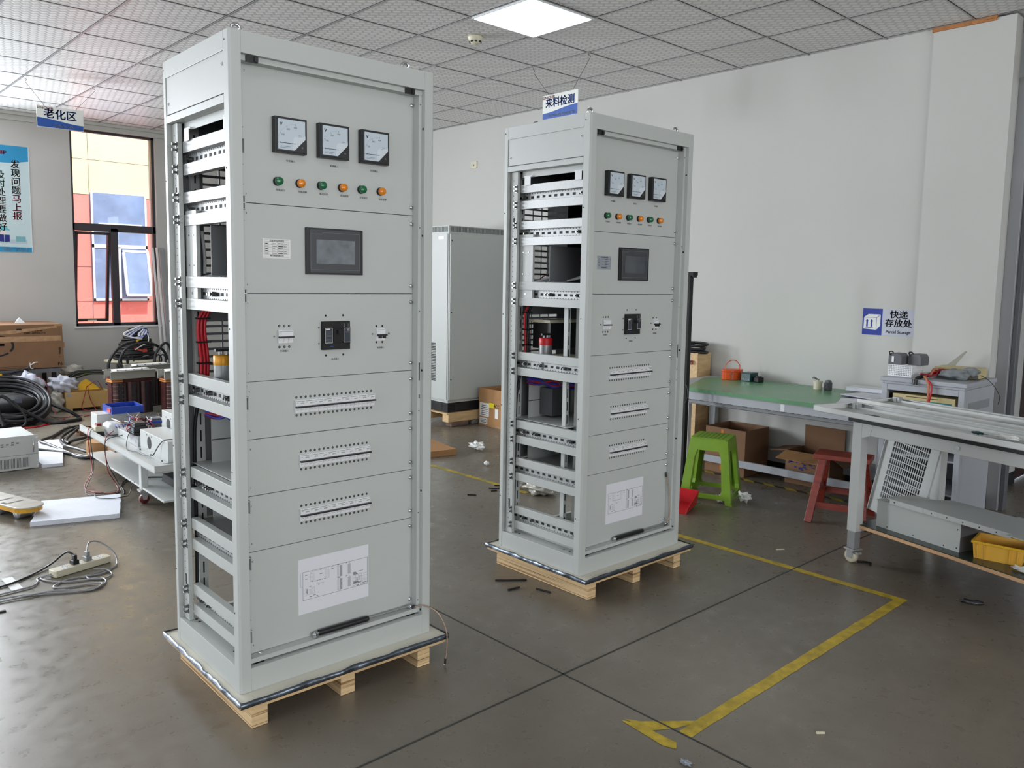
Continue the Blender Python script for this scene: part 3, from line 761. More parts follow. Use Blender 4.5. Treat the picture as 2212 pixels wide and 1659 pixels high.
def make_strut(root):
    a, b_ = Vector((.318, .038, .1185)), Vector((.706, .036, .1155))
    d = (b_ - a)
    o = G().cyl(a, a + d * .53, .0105, n=16).lathe([(.0105, 0), (.0085, .006), (.004, .007)], a + d * .53, d, 14).build('gas_strut', m_black, root)
    G().cyl(a + d * .53, b_, .0042, n=10).build('piston_rod', m_chrome, o)
    g = G()
    for p, q in ((a, -1), (b_, 1)):
        g.cyl(p - d * .012 * 0, p + d * (.045 * q), .0058, n=10)
        e = p + d * (.045 * q)
        g.cyl(e + Vector((0, .008, -.004)), e + Vector((0, -.012, -.014)), .0072, n=10)
        g.lathe([(0, -.008), (.006, -.006), (.008, 0), (.006, .006), (0, .008)], e, (0, -1, 0), 10)
    g.build('ball_joint', m_chrome, o)
    G().cyl((.052, .050, .112), (.056, .030, .100), .006, n=10).cyl((.088, .045, .109), (.096, .04, .106), .003, n=8).build('hinge_pin', m_chrome, root)

UNITS = (1.910, 1.727, 1.420, 1.057, .697, .497, .236)
def make_rails(root):
    """pairs of cross rails with a perforated strip between them, bolted to the rear upright"""
    for ui, zt in enumerate(UNITS):
        mt = m_zinc if ui < 2 else m_cab
        for zz in (zt - .041, zt - .122):
            o = G().box(.035, .038, .040, .508, zz, zz + .041).box(.038, .062, .040, .508, zz + .038, zz + .041).box(.038, .062, .040, .508, zz, zz + .003).build('cross_rail', mt, root, .001)
            g = G()
            for dz in (.011, .031):
                g.cyl((.026, .520, zz + dz), (.014, .520, zz + dz), .0095, n=6); g.cyl((.034, .520, zz + dz), (.000, .520, zz + dz), .005, n=8)
            g.build('bolt', m_bolt, o)
        g = G().box(.064, .067, .044, .576, zt - .084, zt - .038)
        for i in range(12):
            y = .075 + .0415 * i
            g.box(.0632, .064, y - .010, y + .010, zt - .068, zt - .056, 1)
        for i in range(26):
            y = .06 + .0195 * i
            for z in (zt - .079, zt - .0445): g.cyl((.0632, y, z), (.064, y, z), .0024, n=6, m=1)
        p = g.build('perforated_strip', [m_zinc if ui != 6 else m_cab, m_dark], root)
        ys = {0: (.09, .46), 1: (.11, .45), 2: (.075, .11, .28, .30, .43), 3: (.08, .17, .185, .33, .345, .44), 4: (.08, .12, .135, .35, .37, .44), 5: (.08,), 6: (.08, .37, .43)}[ui]
        for y in ys:
            G().cyl((.064, y * 1.08, zt - .062), (.048, y * 1.08, zt - .062), .009, n=6).cyl((.050, y * 1.08, zt - .062), (.040, y * 1.08, zt - .062), .005, n=8).build('strip_bolt', m_bolt, p)
    # uprights that carry the rails
    def upright(x0, x1, y0, y1, z0, z1, face, slots=True):
        g = G().box(x0, x1, y0, y1, z0, z1)
        if slots:
            z = z0 + .03
            while z < z1 - .04:
                if face == 'x': g.box(x0 - .0006, x0, (y0 + y1) / 2 - .003, (y0 + y1) / 2 + .003, z, z + .045, 1)
                else: g.box((x0 + x1) / 2 - .003, (x0 + x1) / 2 + .003, y0 - .0006, y0, z, z + .045, 1)
                z += .066
        return g.build('slotted_upright', [m_cab2, m_dark], root)
    g = G().box(.018, .022, .511, .56, .09, 1.975).box(.022, .034, .511, .514, .09, 1.975)
    for i in range(72): g.cyl((.0178, .540, .115 + .0256 * i), (.0172, .540, .115 + .0256 * i), .0022, n=6, m=1)
    g.box(.0172, .018, .529, .539, .222, .272, 1).box(.0172, .018, .529, .539, 1.690, 1.745, 1)
    g.build('bolting_upright', [m_cab, m_dark], root)
    upright(.078, .112, .555, .575, .09, 1.975, 'y')
    upright(.085, .107, .20, .225, .09, 1.30, 'y')
    upright(.085, .107, .09, .115, .09, 1.30, 'x', False)
    upright(.125, .16, .15, .18, .09, 1.30, 'y')

def make_inside(root, cap_mat, label_cap, main_cables, second):
    # mounting plates and equipment bays seen between the rails
    G().box(.115, .77, .50, .503, .47, .955).cyl((.20, .4998, .90), (.20, .499, .90), .004, m=1).cyl((.24, .4998, .90), (.24, .499, .90), .004, m=1).box(.115, .36, .4985, .50, .790, .795, 1).build('mounting_plate', [m_cab2, m_greyd], root)
    G().box(.06, .77, .10, .56, .468, .471).box(.06, .77, .16, .56, .700, .703).build('shelf_plate', m_cab2, root)
    G().box(.05, .77, .30, .303, 1.425, 1.60).box(.05, .77, .10, .56, 1.408, 1.411).build('bay_plate', m_cabin, root)
    G().box(.042, .055, .415, .52, 1.30, 1.66).cyl((.0415, .445, 1.57), (.040, .445, 1.57), .003, m=1).cyl((.0415, .485, 1.57), (.040, .485, 1.57), .003, m=1).cyl((.0415, .445, 1.46), (.040, .445, 1.46), .003, m=1).cyl((.0415, .485, 1.46), (.040, .485, 1.46), .003, m=1).build('bracket_plate', [m_cab2, m_bolt], root)
    G().box(.10, .7, .08, .12, 1.45, 1.95).build('rear_of_meters', m_blackm, root)
    G().box(.275, .75, .40, .55, 1.45, 1.95).build('component_block', m_blackm, root)
    if second:
        G().box(.135, .36, .37, .50, 1.075, 1.21).build('component_block', m_black, root)
        G().box(.12, .38, .36, .51, 1.211, 1.226).build('component_top', m_cream, root)
        G().box(.12, .40, .36, .51, .985, 1.03).build('component_base', m_cream, root)
        G().box(.19, .33, .40, .49, .715, .86).build('component_block', m_greyd, root)
        for k in range(4):
            G().tube([(.30, .30, 1.50 + .03 * k), (.26, .26, 1.545 + .012 * k), (.20, .22, 1.53), (.24, .20, 1.47)], .011, 8).build('rear_cable', (m_rubber, m_red, m_bluew, m_rubber)[k], root)
    G().box(.22, .70, .12, .30, .55, .64).build('component_block', m_black, root)
    # filter capacitor with bus clamps
    cx, cy = (.098, .33)
    if second: cx, cy = .052 + .04, .36
    o = G().lathe([(0, .96), (.033, .96), (.034, .965), (.034, 1.098), (.0345, 1.10), (.0345, 1.102)], (cx, cy, 0), n=28).build('capacitor', m_alu, root)
    G().lathe([(.0346, 1.101), (.035, 1.104), (.035, 1.134), (.033, 1.137), (0, 1.137)], (cx, cy, 0), n=28).build('cap_band', cap_mat, o, label=label_cap)
    g = G()
    for dx in (-.013, .013):
        g.cyl((cx + dx, cy, 1.135), (cx + dx, cy, 1.155), .006, n=10)
    g.box(cx - .030, cx + .03, cy - .006, cy + .006, 1.150, 1.160, 1)
    g.build('terminal', [m_chrome, m_black], o)
    # riser cables tied to the rear upright
    for k, mt in enumerate(main_cables):
        dx = .013 * k
        G().tube([(.075 + dx, .50, .98), (.082 + dx, .50, 1.10), (.072 + dx, .50, 1.22), (.086 + dx, .50, 1.28), (.13 + dx, .48, 1.325), (.24 + dx, .40, 1.33)], .0062, 8).build('riser_cable', mt, root)
    for z in (1.02, 1.09, 1.17, 1.26): G().box(.068, .118, .490, .512, z, z + .006).build('cable_tie', m_black, root)
    for k in range(16):
        rnd = random.Random(k)
        oy, oz = rnd.uniform(-.018, .018), rnd.uniform(-.018, .018)
        G().tube([(.088, .485 + oy * .4, .905 + oz * .6), (.12, .44 + oy, .90 + oz), (.16, .37 - oy, .892 - oz), (.22, .30 + oy, .885 + oz), (.32, .24 + oy, .885 - oz)], .005, 6).build('bundle_wire', m_bluew if k % 3 else m_redw, root)
    G().tube([(.063, .545, .20), (.068, .55, .5), (.066, .545, .8), (.075, .53, .93)], .007, 8).build('black_riser', m_rubber, root)
    for k in range(3):
        G().tube([(.08 + .01 * k, .46, 1.418), (.12, .40 - .02 * k, 1.428 + .008 * k), (.17, .32, 1.425), (.21, .24 + .01 * k, 1.445), (.24, .20, 1.47)], .006, 7).build('white_cable', m_white, root)
    G().tube([(.095, .50, 1.59), (.10, .49, 1.5), (.095, .48, 1.43)], .006, 7).build('white_cable', m_white, root)
    for k in range(2):
        G().tube([(.12, .45, 1.43), (.14, .42, 1.455), (.17, .40, 1.44 + .01 * k), (.15, .43, 1.42)], .0025, 6).build('sense_wire', m_redw if k else m_rubber, root)

def make_cabinet(loc, rz, label, second):
    root = thing('electrical_cabinet', label, 'electrical cabinet', loc, rz, 'tall grey electrical cabinets on pallets')
    if second:
        # same frame and front as the first: copy those parts, then add its own
        for ch in list(CAB1.children):
            if ch.get('shared'): copy_tree(ch, root)
    else:
        make_frame(root); make_panels(root); make_rails(root); make_strut(root); make_drawing(root); make_mccb(root)
        for cx, sc_, lb in ((.226, ('150', '300', '450'), ''), (.3915, ('100', '200', '300'), ''), (.560, ('150', '300', '450'), '')): make_meter(root, cx, sc_, lb)
        for i, x in enumerate(LAMPX): make_lamp(root, x, m_amber if i % 2 else m_green, 'amber lens' if i % 2 else 'green lens')
        breaker(root, .178, 1.1955, 3); breaker(root, .5745, 1.1905, 2, True)
        n = 21
        for x0, z0, k in ROWS:
            for i in range(k):
                breaker(root, x0 + .0362 * i, z0, 2, False, 'QF%02d' % n); n += 1
        # eye bolts on the roof corners
        for x, y in ((.045, .05), (.70, .05), (.10, .47), (.70, .54)):
            g = G().cyl((x, y, 2.2), (x, y, 2.206), .015, n=14)
            g.tube([(x + .016 * math.cos(t), y, 2.213 + .016 * math.sin(t)) for t in [2 * PI * i / 16 for i in range(16)]], .0055, 9, closed=True, smooth=False)
            g.build('eye_bolt', m_chrome, root)
        for ch in root.children: ch['shared'] = 1
    return root

CAB_Z = 0.1133
CAB1 = make_cabinet((1.130, 2.547, CAB_Z), R(-1.0425), 'tall grey electrical cabinet in the left foreground, largest thing in the room', False)
CAB2 = make_cabinet((2.852, 2.559, CAB_Z), R(-0.6023), 'grey electrical cabinet standing farther right, below the incoming inspection sign', True)
for r_, (cm, lc, cables, sec) in ((CAB1, (m_gold, 'gold band', (m_red, m_red, m_red), False)), (CAB2, (m_redcap, 'red band', (m_red, m_rubber, m_rubber), True))):
    make_inside(r_, cm, lc, cables, sec)
make_hmi(CAB1, m_film); make_hmi(CAB2, m_screen)
make_nameplate(CAB1, m_whitem, None); make_nameplate(CAB2, m_plate, None)
# earth braids hanging at the right foot of each front
G().tube([(.735, .025, .112), (.762, -.012, .122), (.800, -.05, .092), (.823, -.075, .02), (.818, -.085, -.06), (.812, -.085, -.09)], .0028, 7).build('earth_braid', m_copper, CAB1)
G().cyl((.812, -.085, -.088), (.810, -.085, -.108), .0042, n=8).tube([(.810 + .006 * math.cos(t), -.085, -.116 + .008 * math.sin(t)) for t in [2 * PI * i / 10 for i in range(10)]], .0012, 5, closed=True, smooth=False, m=1).cyl((.722, .03, .110), (.738, .024, .116), .005, n=8).build('cable_lug', [m_black, m_chrome], CAB1)
G().tube([(.728, .030, .112), (.739, .025, .17), (.741, .03, .27), (.735, .040, .35), (.728, .045, .395)], .0028, 7).build('earth_braid', m_copper, CAB2)
G().cyl((.728, .045, .375), (.727, .047, .40), .0045, n=8).cyl((.712, .035, .110), (.732, .028, .116), .005, n=8).build('cable_lug', m_black, CAB2)
for o in bpy.data.objects:
    if 'shared' in o: del o['shared']

# pallets: plywood deck, three laminated bearers, tin edging
def pallet(loc, rz, label, seed):
    t = thing('pallet', label, 'pallet', loc, rz, 'pine pallets under the cabinets')
    x0, x1, y0, y1 = -.022, .83, -.062, .66
    G().box(x0, x1, y0, y1, .083, .099).build('deck', m_wood, t, .001)
    for bx in (.0215, .365, .709):
        G().box(bx, bx + .0585, -.0385, .632, 0.001, .083).build('bearer', m_beam, t, .0015)
    G().box(x0 - .004, x1 + .004, y0 - .004, y1 + .004, .0992, .1128).build('tray_board', m_traytop, t)
    rnd = random.Random(seed)
    for (a, b_, nrm) in (((x0 - .008, y0 - .008), (x1 + .008, y0 - .008), (0, -1)), ((x0 - .008, y0 - .008), (x0 - .008, y1 + .008), (-1, 0)), ((x0 - .008, y1 + .008), (x1 + .008, y1 + .008), (0, 1)), ((x1 + .008, y0 - .008), (x1 + .008, y1 + .008), (1, 0))):
        n = 40; vs = []
        for i in range(n + 1):
            u = i / n; px, py = a[0] + (b_[0] - a[0]) * u, a[1] + (b_[1] - a[1]) * u
            wv = .0022 * math.sin(u * 31 + seed) + .0018 * math.sin(u * 57 + 1.3 * seed) + rnd.uniform(-.001, .001)
            if i in (0, n): wv = 0
            hz = .1185 + .002 * math.sin(u * 23 + seed * 2)
            for q, z in ((.0, .0975), (.0025 + wv, .106), (.0 + wv, hz), (-.005 + wv, hz)):
                vs.append((px + nrm[0] * q, py + nrm[1] * q, z))
        fs = [(i * 4 + k, (i + 1) * 4 + k, (i + 1) * 4 + k + 1, i * 4 + k + 1) for i in range(n) for k in range(3)]
        G().add(vs, fs, 0, True).build('tin_edging', m_steel, t)
    return t
pallet((1.130, 2.547, 0), R(-1.0425), 'pine pallet with crimped tin edging under the left foreground cabinet', 1)
pallet((2.852, 2.559, 0), R(-0.6023), 'pine pallet with tin edging under the farther right cabinet', 2)

# ------------------------------------------------------------------ signs, poster, wall fittings
def wave(x0, x1, z, a, n=12):
    return [(x0 + (x1 - x0) * i / n, z + a * math.cos(PI * i / n)) for i in range(n + 1)]
def hanging_sign(loc, rz, label, big, small, hooks, off, wdir, size):
    t = thing('hanging_sign', label, 'hanging sign', loc, rz, 'hanging zone signs')
    g = G().prism([(-.2, -.0975), (.2, -.0975), (.2, .0975), (-.2, .0975)], -.003, .003, 'y')
    y = -.0036
    top = wave(-.198, .198, -.030, .018 * wdir); 
    g.prism([(-.198, -.0955), (.198, -.0955)] + [(x, z - .003 * 0) for x, z in top[::-1]], y, -.003, 'y', 1)
    g.text('SINCHIP', (-.130, y - .0004, .076), .033, UX, UZ, 2, .02, 1.15)
    g.text(big, (off, y - .0004, .026), size, UX, UZ, 1, .028)
    g.text(small, (off + .03, y - .0008, -.071), .038, UX, UZ, 3, .012)
    g.build('sign_board', [m_signw, m_seablue, m_signred, m_whitem], t, .001)
    for (hx, hz), ax in zip(hooks, (-.14, .145)):
        w = G().cyl((ax, 0, .092), (ax, 0, .112), .0012, n=6).cyl((ax, 0, .110), (hx, 0, hz), .0016, n=6)
        w.tube([(hx, 0, hz), (hx + .012, 0, hz + .02), (hx - .006, 0, hz + .03), (hx - .01, 0, hz + .045)], .0018, 5)
        w.build('hanging_wire', m_blackm, t)
hanging_sign((2.203, 8.72, 2.998), 0, 'hanging white and blue aging zone sign in front of the window wall', '老化区', 'Aging zone', ((-.283, .292), (.304, .292)), .0, 1, .095)
hanging_sign((4.93, 4.772, 2.982), R(-90), 'hanging white and blue incoming inspection sign above the right cabinet', '来料检测', 'Incoming inspection', ((-.32, .308), (.31, .308)), .0, -1, .083)

t = thing('wall_poster', 'tall cyan and pale slogan poster on the wall left of the window', 'poster', (1.955, WY, 2.366))
g = G().box(-.41, .405, -.006, -.001, -.595, .595)
y = -.0065
g.prism([(-.41, .595), (.405, .595), (.405, .435)] + [(.405 - .815 * i / 14, .435 - .035 * math.sin(i / 14 * 4.6)) for i in range(15)], y - .0004, y, 'y', 1)
g.box(-.41, .405, y - .0004, y, -.595, -.54, 1)
for i, ch in enumerate('发现问题马上报'):
    g.text(ch, (.272, y - .001, .385 - .0965 * i), .098, UX, UZ, 3 if i > 3 else 2, .016)
for i, ch in enumerate('及时处理要做好'):
    g.text(ch, (.118, y - .001, .258 - .0965 * i), .098, UX, UZ, 4 if i < 2 else 2, .016)
g.text('造一流产品  同创一流企业', (.12, y - .001, -.567), .044, UX, UZ, 5, .01)
g.text('SINCHIP', (.06, y - .001, .510), .06, UX, UZ, 3, .03, 1.2)
# small worker reading, teal box, ground strip
g.box(.05, .36, y - .0003, y, -.50, -.455, 9)
g.cyl((.112, y, -.365), (.112, y - .0004, -.365), .042, n=20, m=8).prism([(.062, -.36), (.075, -.325), (.115, -.305), (.165, -.325), (.195, -.355), (.165, -.352)], y - .0010, y - .0004, 'y', 6)
g.prism([(.075, -.375), (.085, -.35), (.10, -.36), (.09, -.385)], y - .001, y - .0004, 'y', 2)
g.prism([(.08, -.48), (.13, -.485), (.13, -.405), (.085, -.40)], y - .0012, y - .0005, 'y', 7).prism([(.136, -.485), (.185, -.48), (.185, -.405), (.136, -.405)], y - .0012, y - .0005, 'y', 7)
g.box(.245, .345, y - .0008, y, -.478, -.418, 10)
g.build('poster_sheet', [m_posterw, m_cyan, m_ptext, m_pred, m_pgreen, m_whitem, M('poster_hat', (96, 190, 204), .4), m_navy, m_skin, M('poster_ground', (176, 196, 206), .4), M('poster_box', (120, 176, 184), .4)], t)
for o in t.children: o.name = 'printed_sheet'
G().box(.405, .412, -.008, -.001, -.595, .595).build('edge_strip', m_white, t)

t = thing('wall_outlet', 'small white outlet plate high on the long white wall', 'outlet', (WX, 7.303, 2.860))
G().box(-.012, -.0005, -.05, .05, -.039, .039).build('plate', m_cream, t, .002)
G().box(-.0128, -.0118, -.012, .012, -.014, .004).build('socket', m_greyd, t)

t = thing('wall_sign', 'blue and grey parcel storage sign on the wall beside the pillar', 'sign', (WX, 2.5135, 1.279), R(-90))
g = G().box(-.193, .191, -.004, -.0005, -.0985, .0985)
y = -.0042
g.box(-.193, -.047, y - .0004, y, -.0985, .0985, 1)
g.prism([(-.183, -.055), (-.090, -.060), (-.090, .030), (-.183, .030)], y - .001, y - .0004, 'y', 2)
g.prism([(-.183, .033), (-.090, .033), (-.060, .056), (-.150, .056)], y - .001, y - .0004, 'y', 2)
g.prism([(-.087, -.060), (-.060, -.028), (-.060, .052), (-.087, .030)], y - .001, y - .0004, 'y', 2)
for x in (-.158, -.124):
    g.box(x - .006, x + .006, y - .0014, y - .001, -.038, .004, 1).prism([(x - .012, .002), (x + .012, .002), (x, .019)], y - .0014, y - .001, 'y', 1)
g.box(-.168, -.112, y - .0014, y - .001, -.047, -.043, 1)
g.text('快递', (.072, y - .0008, .055), .062, UX, UZ, 3, .02, 1.05)
g.text('存放处', (.072, y - .0008, -.008), .062, UX, UZ, 3, .02, 1.05)
g.text('Parcel Storage', (.072, y - .0008, -.070), .031, UX, UZ, 3, .018)
g.build('sign_face', [M('sign_silver', (188, 192, 204), .35), M('sign_royal_blue', (16, 48, 148), .3), m_signw, m_ink], t)

# ------------------------------------------------------------------ workbench along the long wall
t = thing('workbench', 'long grey workbench with green mat against the white wall', 'workbench', (0, 0, 0))
BZ = .745
G().box(5.20, 6.13, 2.29, 3.97, BZ - .03, BZ).build('bench_top', m_benchg, t, .002)
G().box(5.205, 5.225, 2.29, 3.97, BZ - .085, BZ - .031).box(5.204, 5.2052, 2.80, 2.83, BZ - .084, BZ - .032, 1).build('fascia', [m_benchg, m_white], t)
g = G().box(5.30, 5.303, 2.29, 3.97, BZ - .125, BZ - .086).box(5.27, 5.303, 2.29, 3.97, BZ - .127, BZ - .125)
for i in range(26): g.box(5.2992, 5.30, 2.34 + .062 * i, 2.38 + .062 * i, BZ - .104, BZ - .098, 1)
g.build('slotted_rail', [m_jamb, m_dark], t)
for y0 in (2.44, 3.90):
    G().box(5.655, 5.70, y0, y0 + .06, 0, BZ - .03).build('leg', m_white, t, .003)
    G().box(6.05, 6.10, y0, y0 + .06, 0, BZ - .03).build('leg', m_benchg, t, .003)
    G().box(5.25, 6.1, y0, y0 + .06, BZ - .09, BZ - .031).build('cross_bearer', m_benchg, t)
G().box(5.665, 5.69, 2.50, 3.90, .087, .143).build('stretcher', m_benchg, t, .003)
mt_ = G()
poly = [(5.19, 3.62), (5.185, 3.15), (5.188, 2.42), (5.45, 2.46), (6.10, 2.76), (6.11, 3.30), (6.105, 3.84), (5.86, 3.90)]
mt_.prism(poly, BZ + .0008, BZ + .004, 'z').box(5.186, 5.197, 2.45, 3.60, BZ - .022, BZ + .002)
tag(mt_.build('bench_mat', m_mat), 'glossy green rubber mat covering the workbench top', 'mat')
G_ = BZ + .0045
t = thing('tin_case', 'orange oval tin with arched handle on the green mat', 'tin', (5.955, 3.69, G_), R(-25))
pts = [(.10 * math.cos(a) * (1 - .12 * abs(math.sin(2 * a))), .062 * math.sin(a)) for a in [2 * PI * i / 24 for i in range(24)]]
G().prism(pts, 0, .066, 'z').build('body', m_orange, t, .003)
G().prism([(x * 1.03, y_ * 1.04) for x, y_ in pts], .066, .084, 'z').build('lid', m_orange, t, .003)
G().tube([(.07, 0, .083), (.068, 0, .12), (.03, 0, .155), (-.02, 0, .157), (-.06, 0, .125), (-.068, 0, .083)], .0035, 6).build('handle', m_orange, t)
G().beam((-.055, -.0625, .058), (-.045, -.0625, .012), .004, .003, 0, (0, 1, 0)).beam((-.035, -.0635, .06), (-.05, -.0635, .03), .003, .003, 0, (0, 1, 0)).build('clasp', m_chrome, t)
t = thing('junction_box', 'small dark teal box beside the orange tin', 'box', (5.965, 3.53, G_), R(-8))
G().box(-.05, .05, -.045, .05, 0, .066).build('body', m_teal, t, .004)
G().box(-.05, .05, -.047, .052, .0662, .072).build('lid', m_teal, t, .002)
g = G()
for x, z in ((-.03, .02), (.02, .02), (-.005, .045)): g.cyl((-.0505, x, z), (-.053, x, z), .004, n=8)
g.build('screw', m_chrome, t)
t = thing('tape_roll', 'black roll lying at the right of the teal box', 'roll', (5.955, 3.445, G_), R(-20))
G().box(-.032, .032, -.03, .03, 0, .043).cyl((0, 0, .043), (0, 0, .049), .026, n=20).build('roll', m_black, t, .006)
t = thing('relay_socket', 'cream cylindrical connector on the back of the green mat', 'connector', (5.95, 2.935, G_), R(-20))
G().cyl((0, 0, 0), (0, 0, .05), .032, n=18).cyl((0, 0, .05), (0, 0, .062), .036, n=18).cyl((.012, .01, .062), (.012, .01, .072), .008).cyl((-.012, -.008, .062), (-.012, -.008, .07), .008).build('body', m_cream, t, .001)
G().tube([(0, .01, .07), (-.01, .03, .082), (0, .06, .078)], .003, 5).tube([(.01, 0, .07), (0, .045, .09)], .003, 5, smooth=False).build('wire', m_rubber, t)
t = thing('wired_connector', 'grey connector with coiled black wire beside the cream one', 'connector', (5.945, 2.852, G_), R(-20))
G().box(-.02, .02, -.025, .022, 0, .06).prism([(-.025, .06), (.022, .06), (.01, .078), (-.012, .078)], -.015, .018, 'x').build('body', m_greyd, t, .003)
g = G()
for i in range(3): g.tube([(-.03, -.012 + .02 * math.cos(a + i), .03 + .026 * math.sin(a)) for a in [2 * PI * k / 10 for k in range(10)]], .0026, 5, closed=True)
g.build('wire_loop', m_rubber, t)
def papers(loc, rz, w, d, n, label, dark=False):
    t = thing('paper_stack', label, 'papers', loc, rz, 'papers at the bench end')
    rnd = random.Random(int(w * 1000))
    for i in range(n):
        g = G(); g.X = Matrix.Rotation(rnd.uniform(-.08, .08), 4, 'Z')
        g.box(-w / 2, w / 2, -d / 2, d / 2, i * .0022, i * .0022 + .0018)
        g.build('sheet', m_paper if not (dark and i == 0) else m_navy, t)
papers((5.48, 2.40, BZ + .0045), R(20), .34, .26, 3, 'loose white drawing sheets overlapping the corner of the green mat')
papers((5.84, 2.46, BZ + .0125), R(-14), .36, .27, 4, 'white sheets on a dark folder beside the rack cabinet', True)
t = thing('ring_binder', 'white binder lying at the back of the bench end', 'binder', (6.02, 2.55, BZ + .024), R(4))
G().box(-.09, .09, -.15, .16, 0, .004).box(-.09, .09, -.15, .16, .024, .028).box(.086, .09, -.15, .16, 0, .028).build('cover', m_white, t, .001)
G().box(-.084, .084, -.145, .155, .0045, .0235).build('pages', m_paper, t)

# crate of upright boards at the left end of the bench, with a hose and a tool
t = thing('timber_crate', 'pale pine crate of upright boards behind the right cabinet', 'crate', (5.93, 4.02, 0))
xw = 0
for i, w in enumerate((.155, .14, .15, .13)):
    G().box(0, .018, xw, xw + w - .003, .02, .945 - .012 * (i % 2)).build('board', m_wood, t, .002); xw += w
G().box(.019, .20, 0, .018, .02, .94).build('end_board', m_wood, t)
G().box(.019, .20, .56, .578, .02, .94).build('end_board', m_wood, t)
G().box(.019, .2, .02, .555, .90, .918).build('top_board', m_wood, t)
t = thing('cable_coil', 'coil of thick black cable lying on the pine crate', 'cable', (6.0, 4.09, .945))
for i in range(3):
    rr = .135 - .02 * (i % 2)
    G().tube([(rr * .62 * math.cos(a), .06 + rr * 1.25 * math.sin(a), .014 + .026 * i + .012 * math.sin(a + i)) for a in [2 * PI * k / 16 for k in range(16)]], .012, 8, closed=True).build('cable_turn', m_rubber, t)
G().blob((-.01, .11, .075), (.04, .09, .022), 0, .18, 4).build('glove', m_blackm, t)
t = thing('hand_tool', 'dark red handled tool hanging at the front of the pine crate', 'tool', (5.915, 4.07, .86))
g = G().tube([(0, .20, .06), (0, .12, .045), (0, .05, .018), (0, .015, .004)], .0095, 8)
g.tube([(0, .002 + .014 * math.cos(a), .014 * math.sin(a)) for a in [2 * PI * k / 12 for k in range(12)]], .0055, 7, closed=True)
g.build('grip', M('maroon_grip', (130, 22, 34), .4), t)
G().box(-.006, .006, .19, .30, .05, .075).build('tool_head', m_blackm, t)

t = thing('black_stand', 'slim black steel stand directly behind the right cabinet', 'stand', (5.085, 3.545, 0))
G().box(-.02, .02, -.022, .022, .05, 1.60).build('post', m_blackm, t, .003)
G().box(-.03, .03, -.05, .03, 1.60, 1.625).prism([(-.05, 1.60), (-.05, 1.585), (-.022, 1.60)], -.02, .02, 'x').build('top_bracket', m_blackm, t)
G().box(-.05, .05, -.03, .20, 0.0, .05).box(-.03, .03, -.06, .06, .001, .051).box(-.025, .025, -.022, .12, .10, .13).build('foot', m_blackm, t, .003)
G().tube([(-.024, -.018, .79), (-.03, -.04, .76), (-.03, -.045, .70), (-.024, -.02, .64)], .005, 6).build('cable', m_rubber, t)

# green plastic stool
t = thing('plastic_stool', 'lime green plastic stool in front of the workbench', 'stool', (5.01, 3.235, 0), R(20))
SB, ST, SH = .185, .132, .452
def side(k):
    g = G(); A = Matrix.Rotation(k * PI / 2, 4, 'Z')
    def P(u, z, d=0.0):
        h = SB + (ST - SB) * z / SH
        return A @ Vector((u * h, -h + d, z))
    zi0, zi1 = .062, .365
    outer = [(-1, 0), (-.78, 0), (-.76, .028), (.76, .028), (.78, 0), (1, 0), (1, SH - .02), (-1, SH - .02)]
    inn = [(-.66, zi0 + .03), (-.60, zi0), (.60, zi0), (.66, zi0 + .03), (.64, zi1 - .05), (.54, zi1), (-.54, zi1), (-.64, zi1 - .05)]
    # strips between outline and opening
    quads = [((-1, 0), (-.78, 0), (-.76, .03), (-1, .03)), ((.78, 0), (1, 0), (1, .03), (.76, .03)),
             ((-1, .03), (1, .03), (1, zi0), (-1, zi0)), ((-1, zi0), (-.60, zi0), (-.66, zi0 + .03), (-1, zi0 + .03)), ((.60, zi0), (1, zi0), (1, zi0 + .03), (.66, zi0 + .03)),
             ((-1, zi0 + .03), (-.66, zi0 + .03), (-.64, zi1 - .05), (-1, zi1 - .05)), ((.66, zi0 + .03), (1, zi0 + .03), (1, zi1 - .05), (.64, zi1 - .05)),
             ((-1, zi1 - .05), (-.64, zi1 - .05), (-.54, zi1), (-1, zi1)), ((.64, zi1 - .05), (1, zi1 - .05), (1, zi1), (.54, zi1)),
             ((-1, zi1), (1, zi1), (1, SH - .012), (-1, SH - .012))]
    for q in quads: g.add([P(u, z) for u, z in q] + [P(u * .97, z, .006) for u, z in q], [(0, 1, 2, 3), (7, 6, 5, 4), (0, 4, 5, 1), (1, 5, 6, 2), (2, 6, 7, 3), (3, 7, 4, 0)])
    # turned-in flanges round the opening
    for a, b_ in zip(inn, inn[1:] + inn[:1]):
        if not (a[1] == b_[1] == zi0): g.add([P(*a), P(*b_), P(b_[0] * .97, b_[1], .030), P(a[0] * .97, a[1], .030)], [(0, 1, 2, 3)])
    return g
for k in range(4): side(k).build('leg_frame', m_lime, t)
g = G().prism([(-ST + .014, -ST), (ST - .014, -ST), (ST, -ST + .014), (ST, ST - .014), (ST - .014, ST), (-ST + .014, ST), (-ST, ST - .014), (-ST, -ST + .014)], SH - .014, SH, 'z')
for i in range(8):
    for j_ in range(7):
        x = -.098 + .028 * i + (.006 if j_ % 2 else 0); y_ = -.09 + .03 * j_
        g.box(x - .008, x + .008, y_ - .0035, y_ + .0035, SH - .0002, SH + .0006, 1)
g.build('seat', [m_lime, M('seat_slots', (44, 60, 22), .8)], t, .004)
for k in range(4):
    a = Matrix.Rotation(k * PI / 2, 4, 'Z'); g = G(); g.X = a
    g.box(-.194, -.158, -.194, -.158, 0, .006); g.build('foot', m_lime, t)
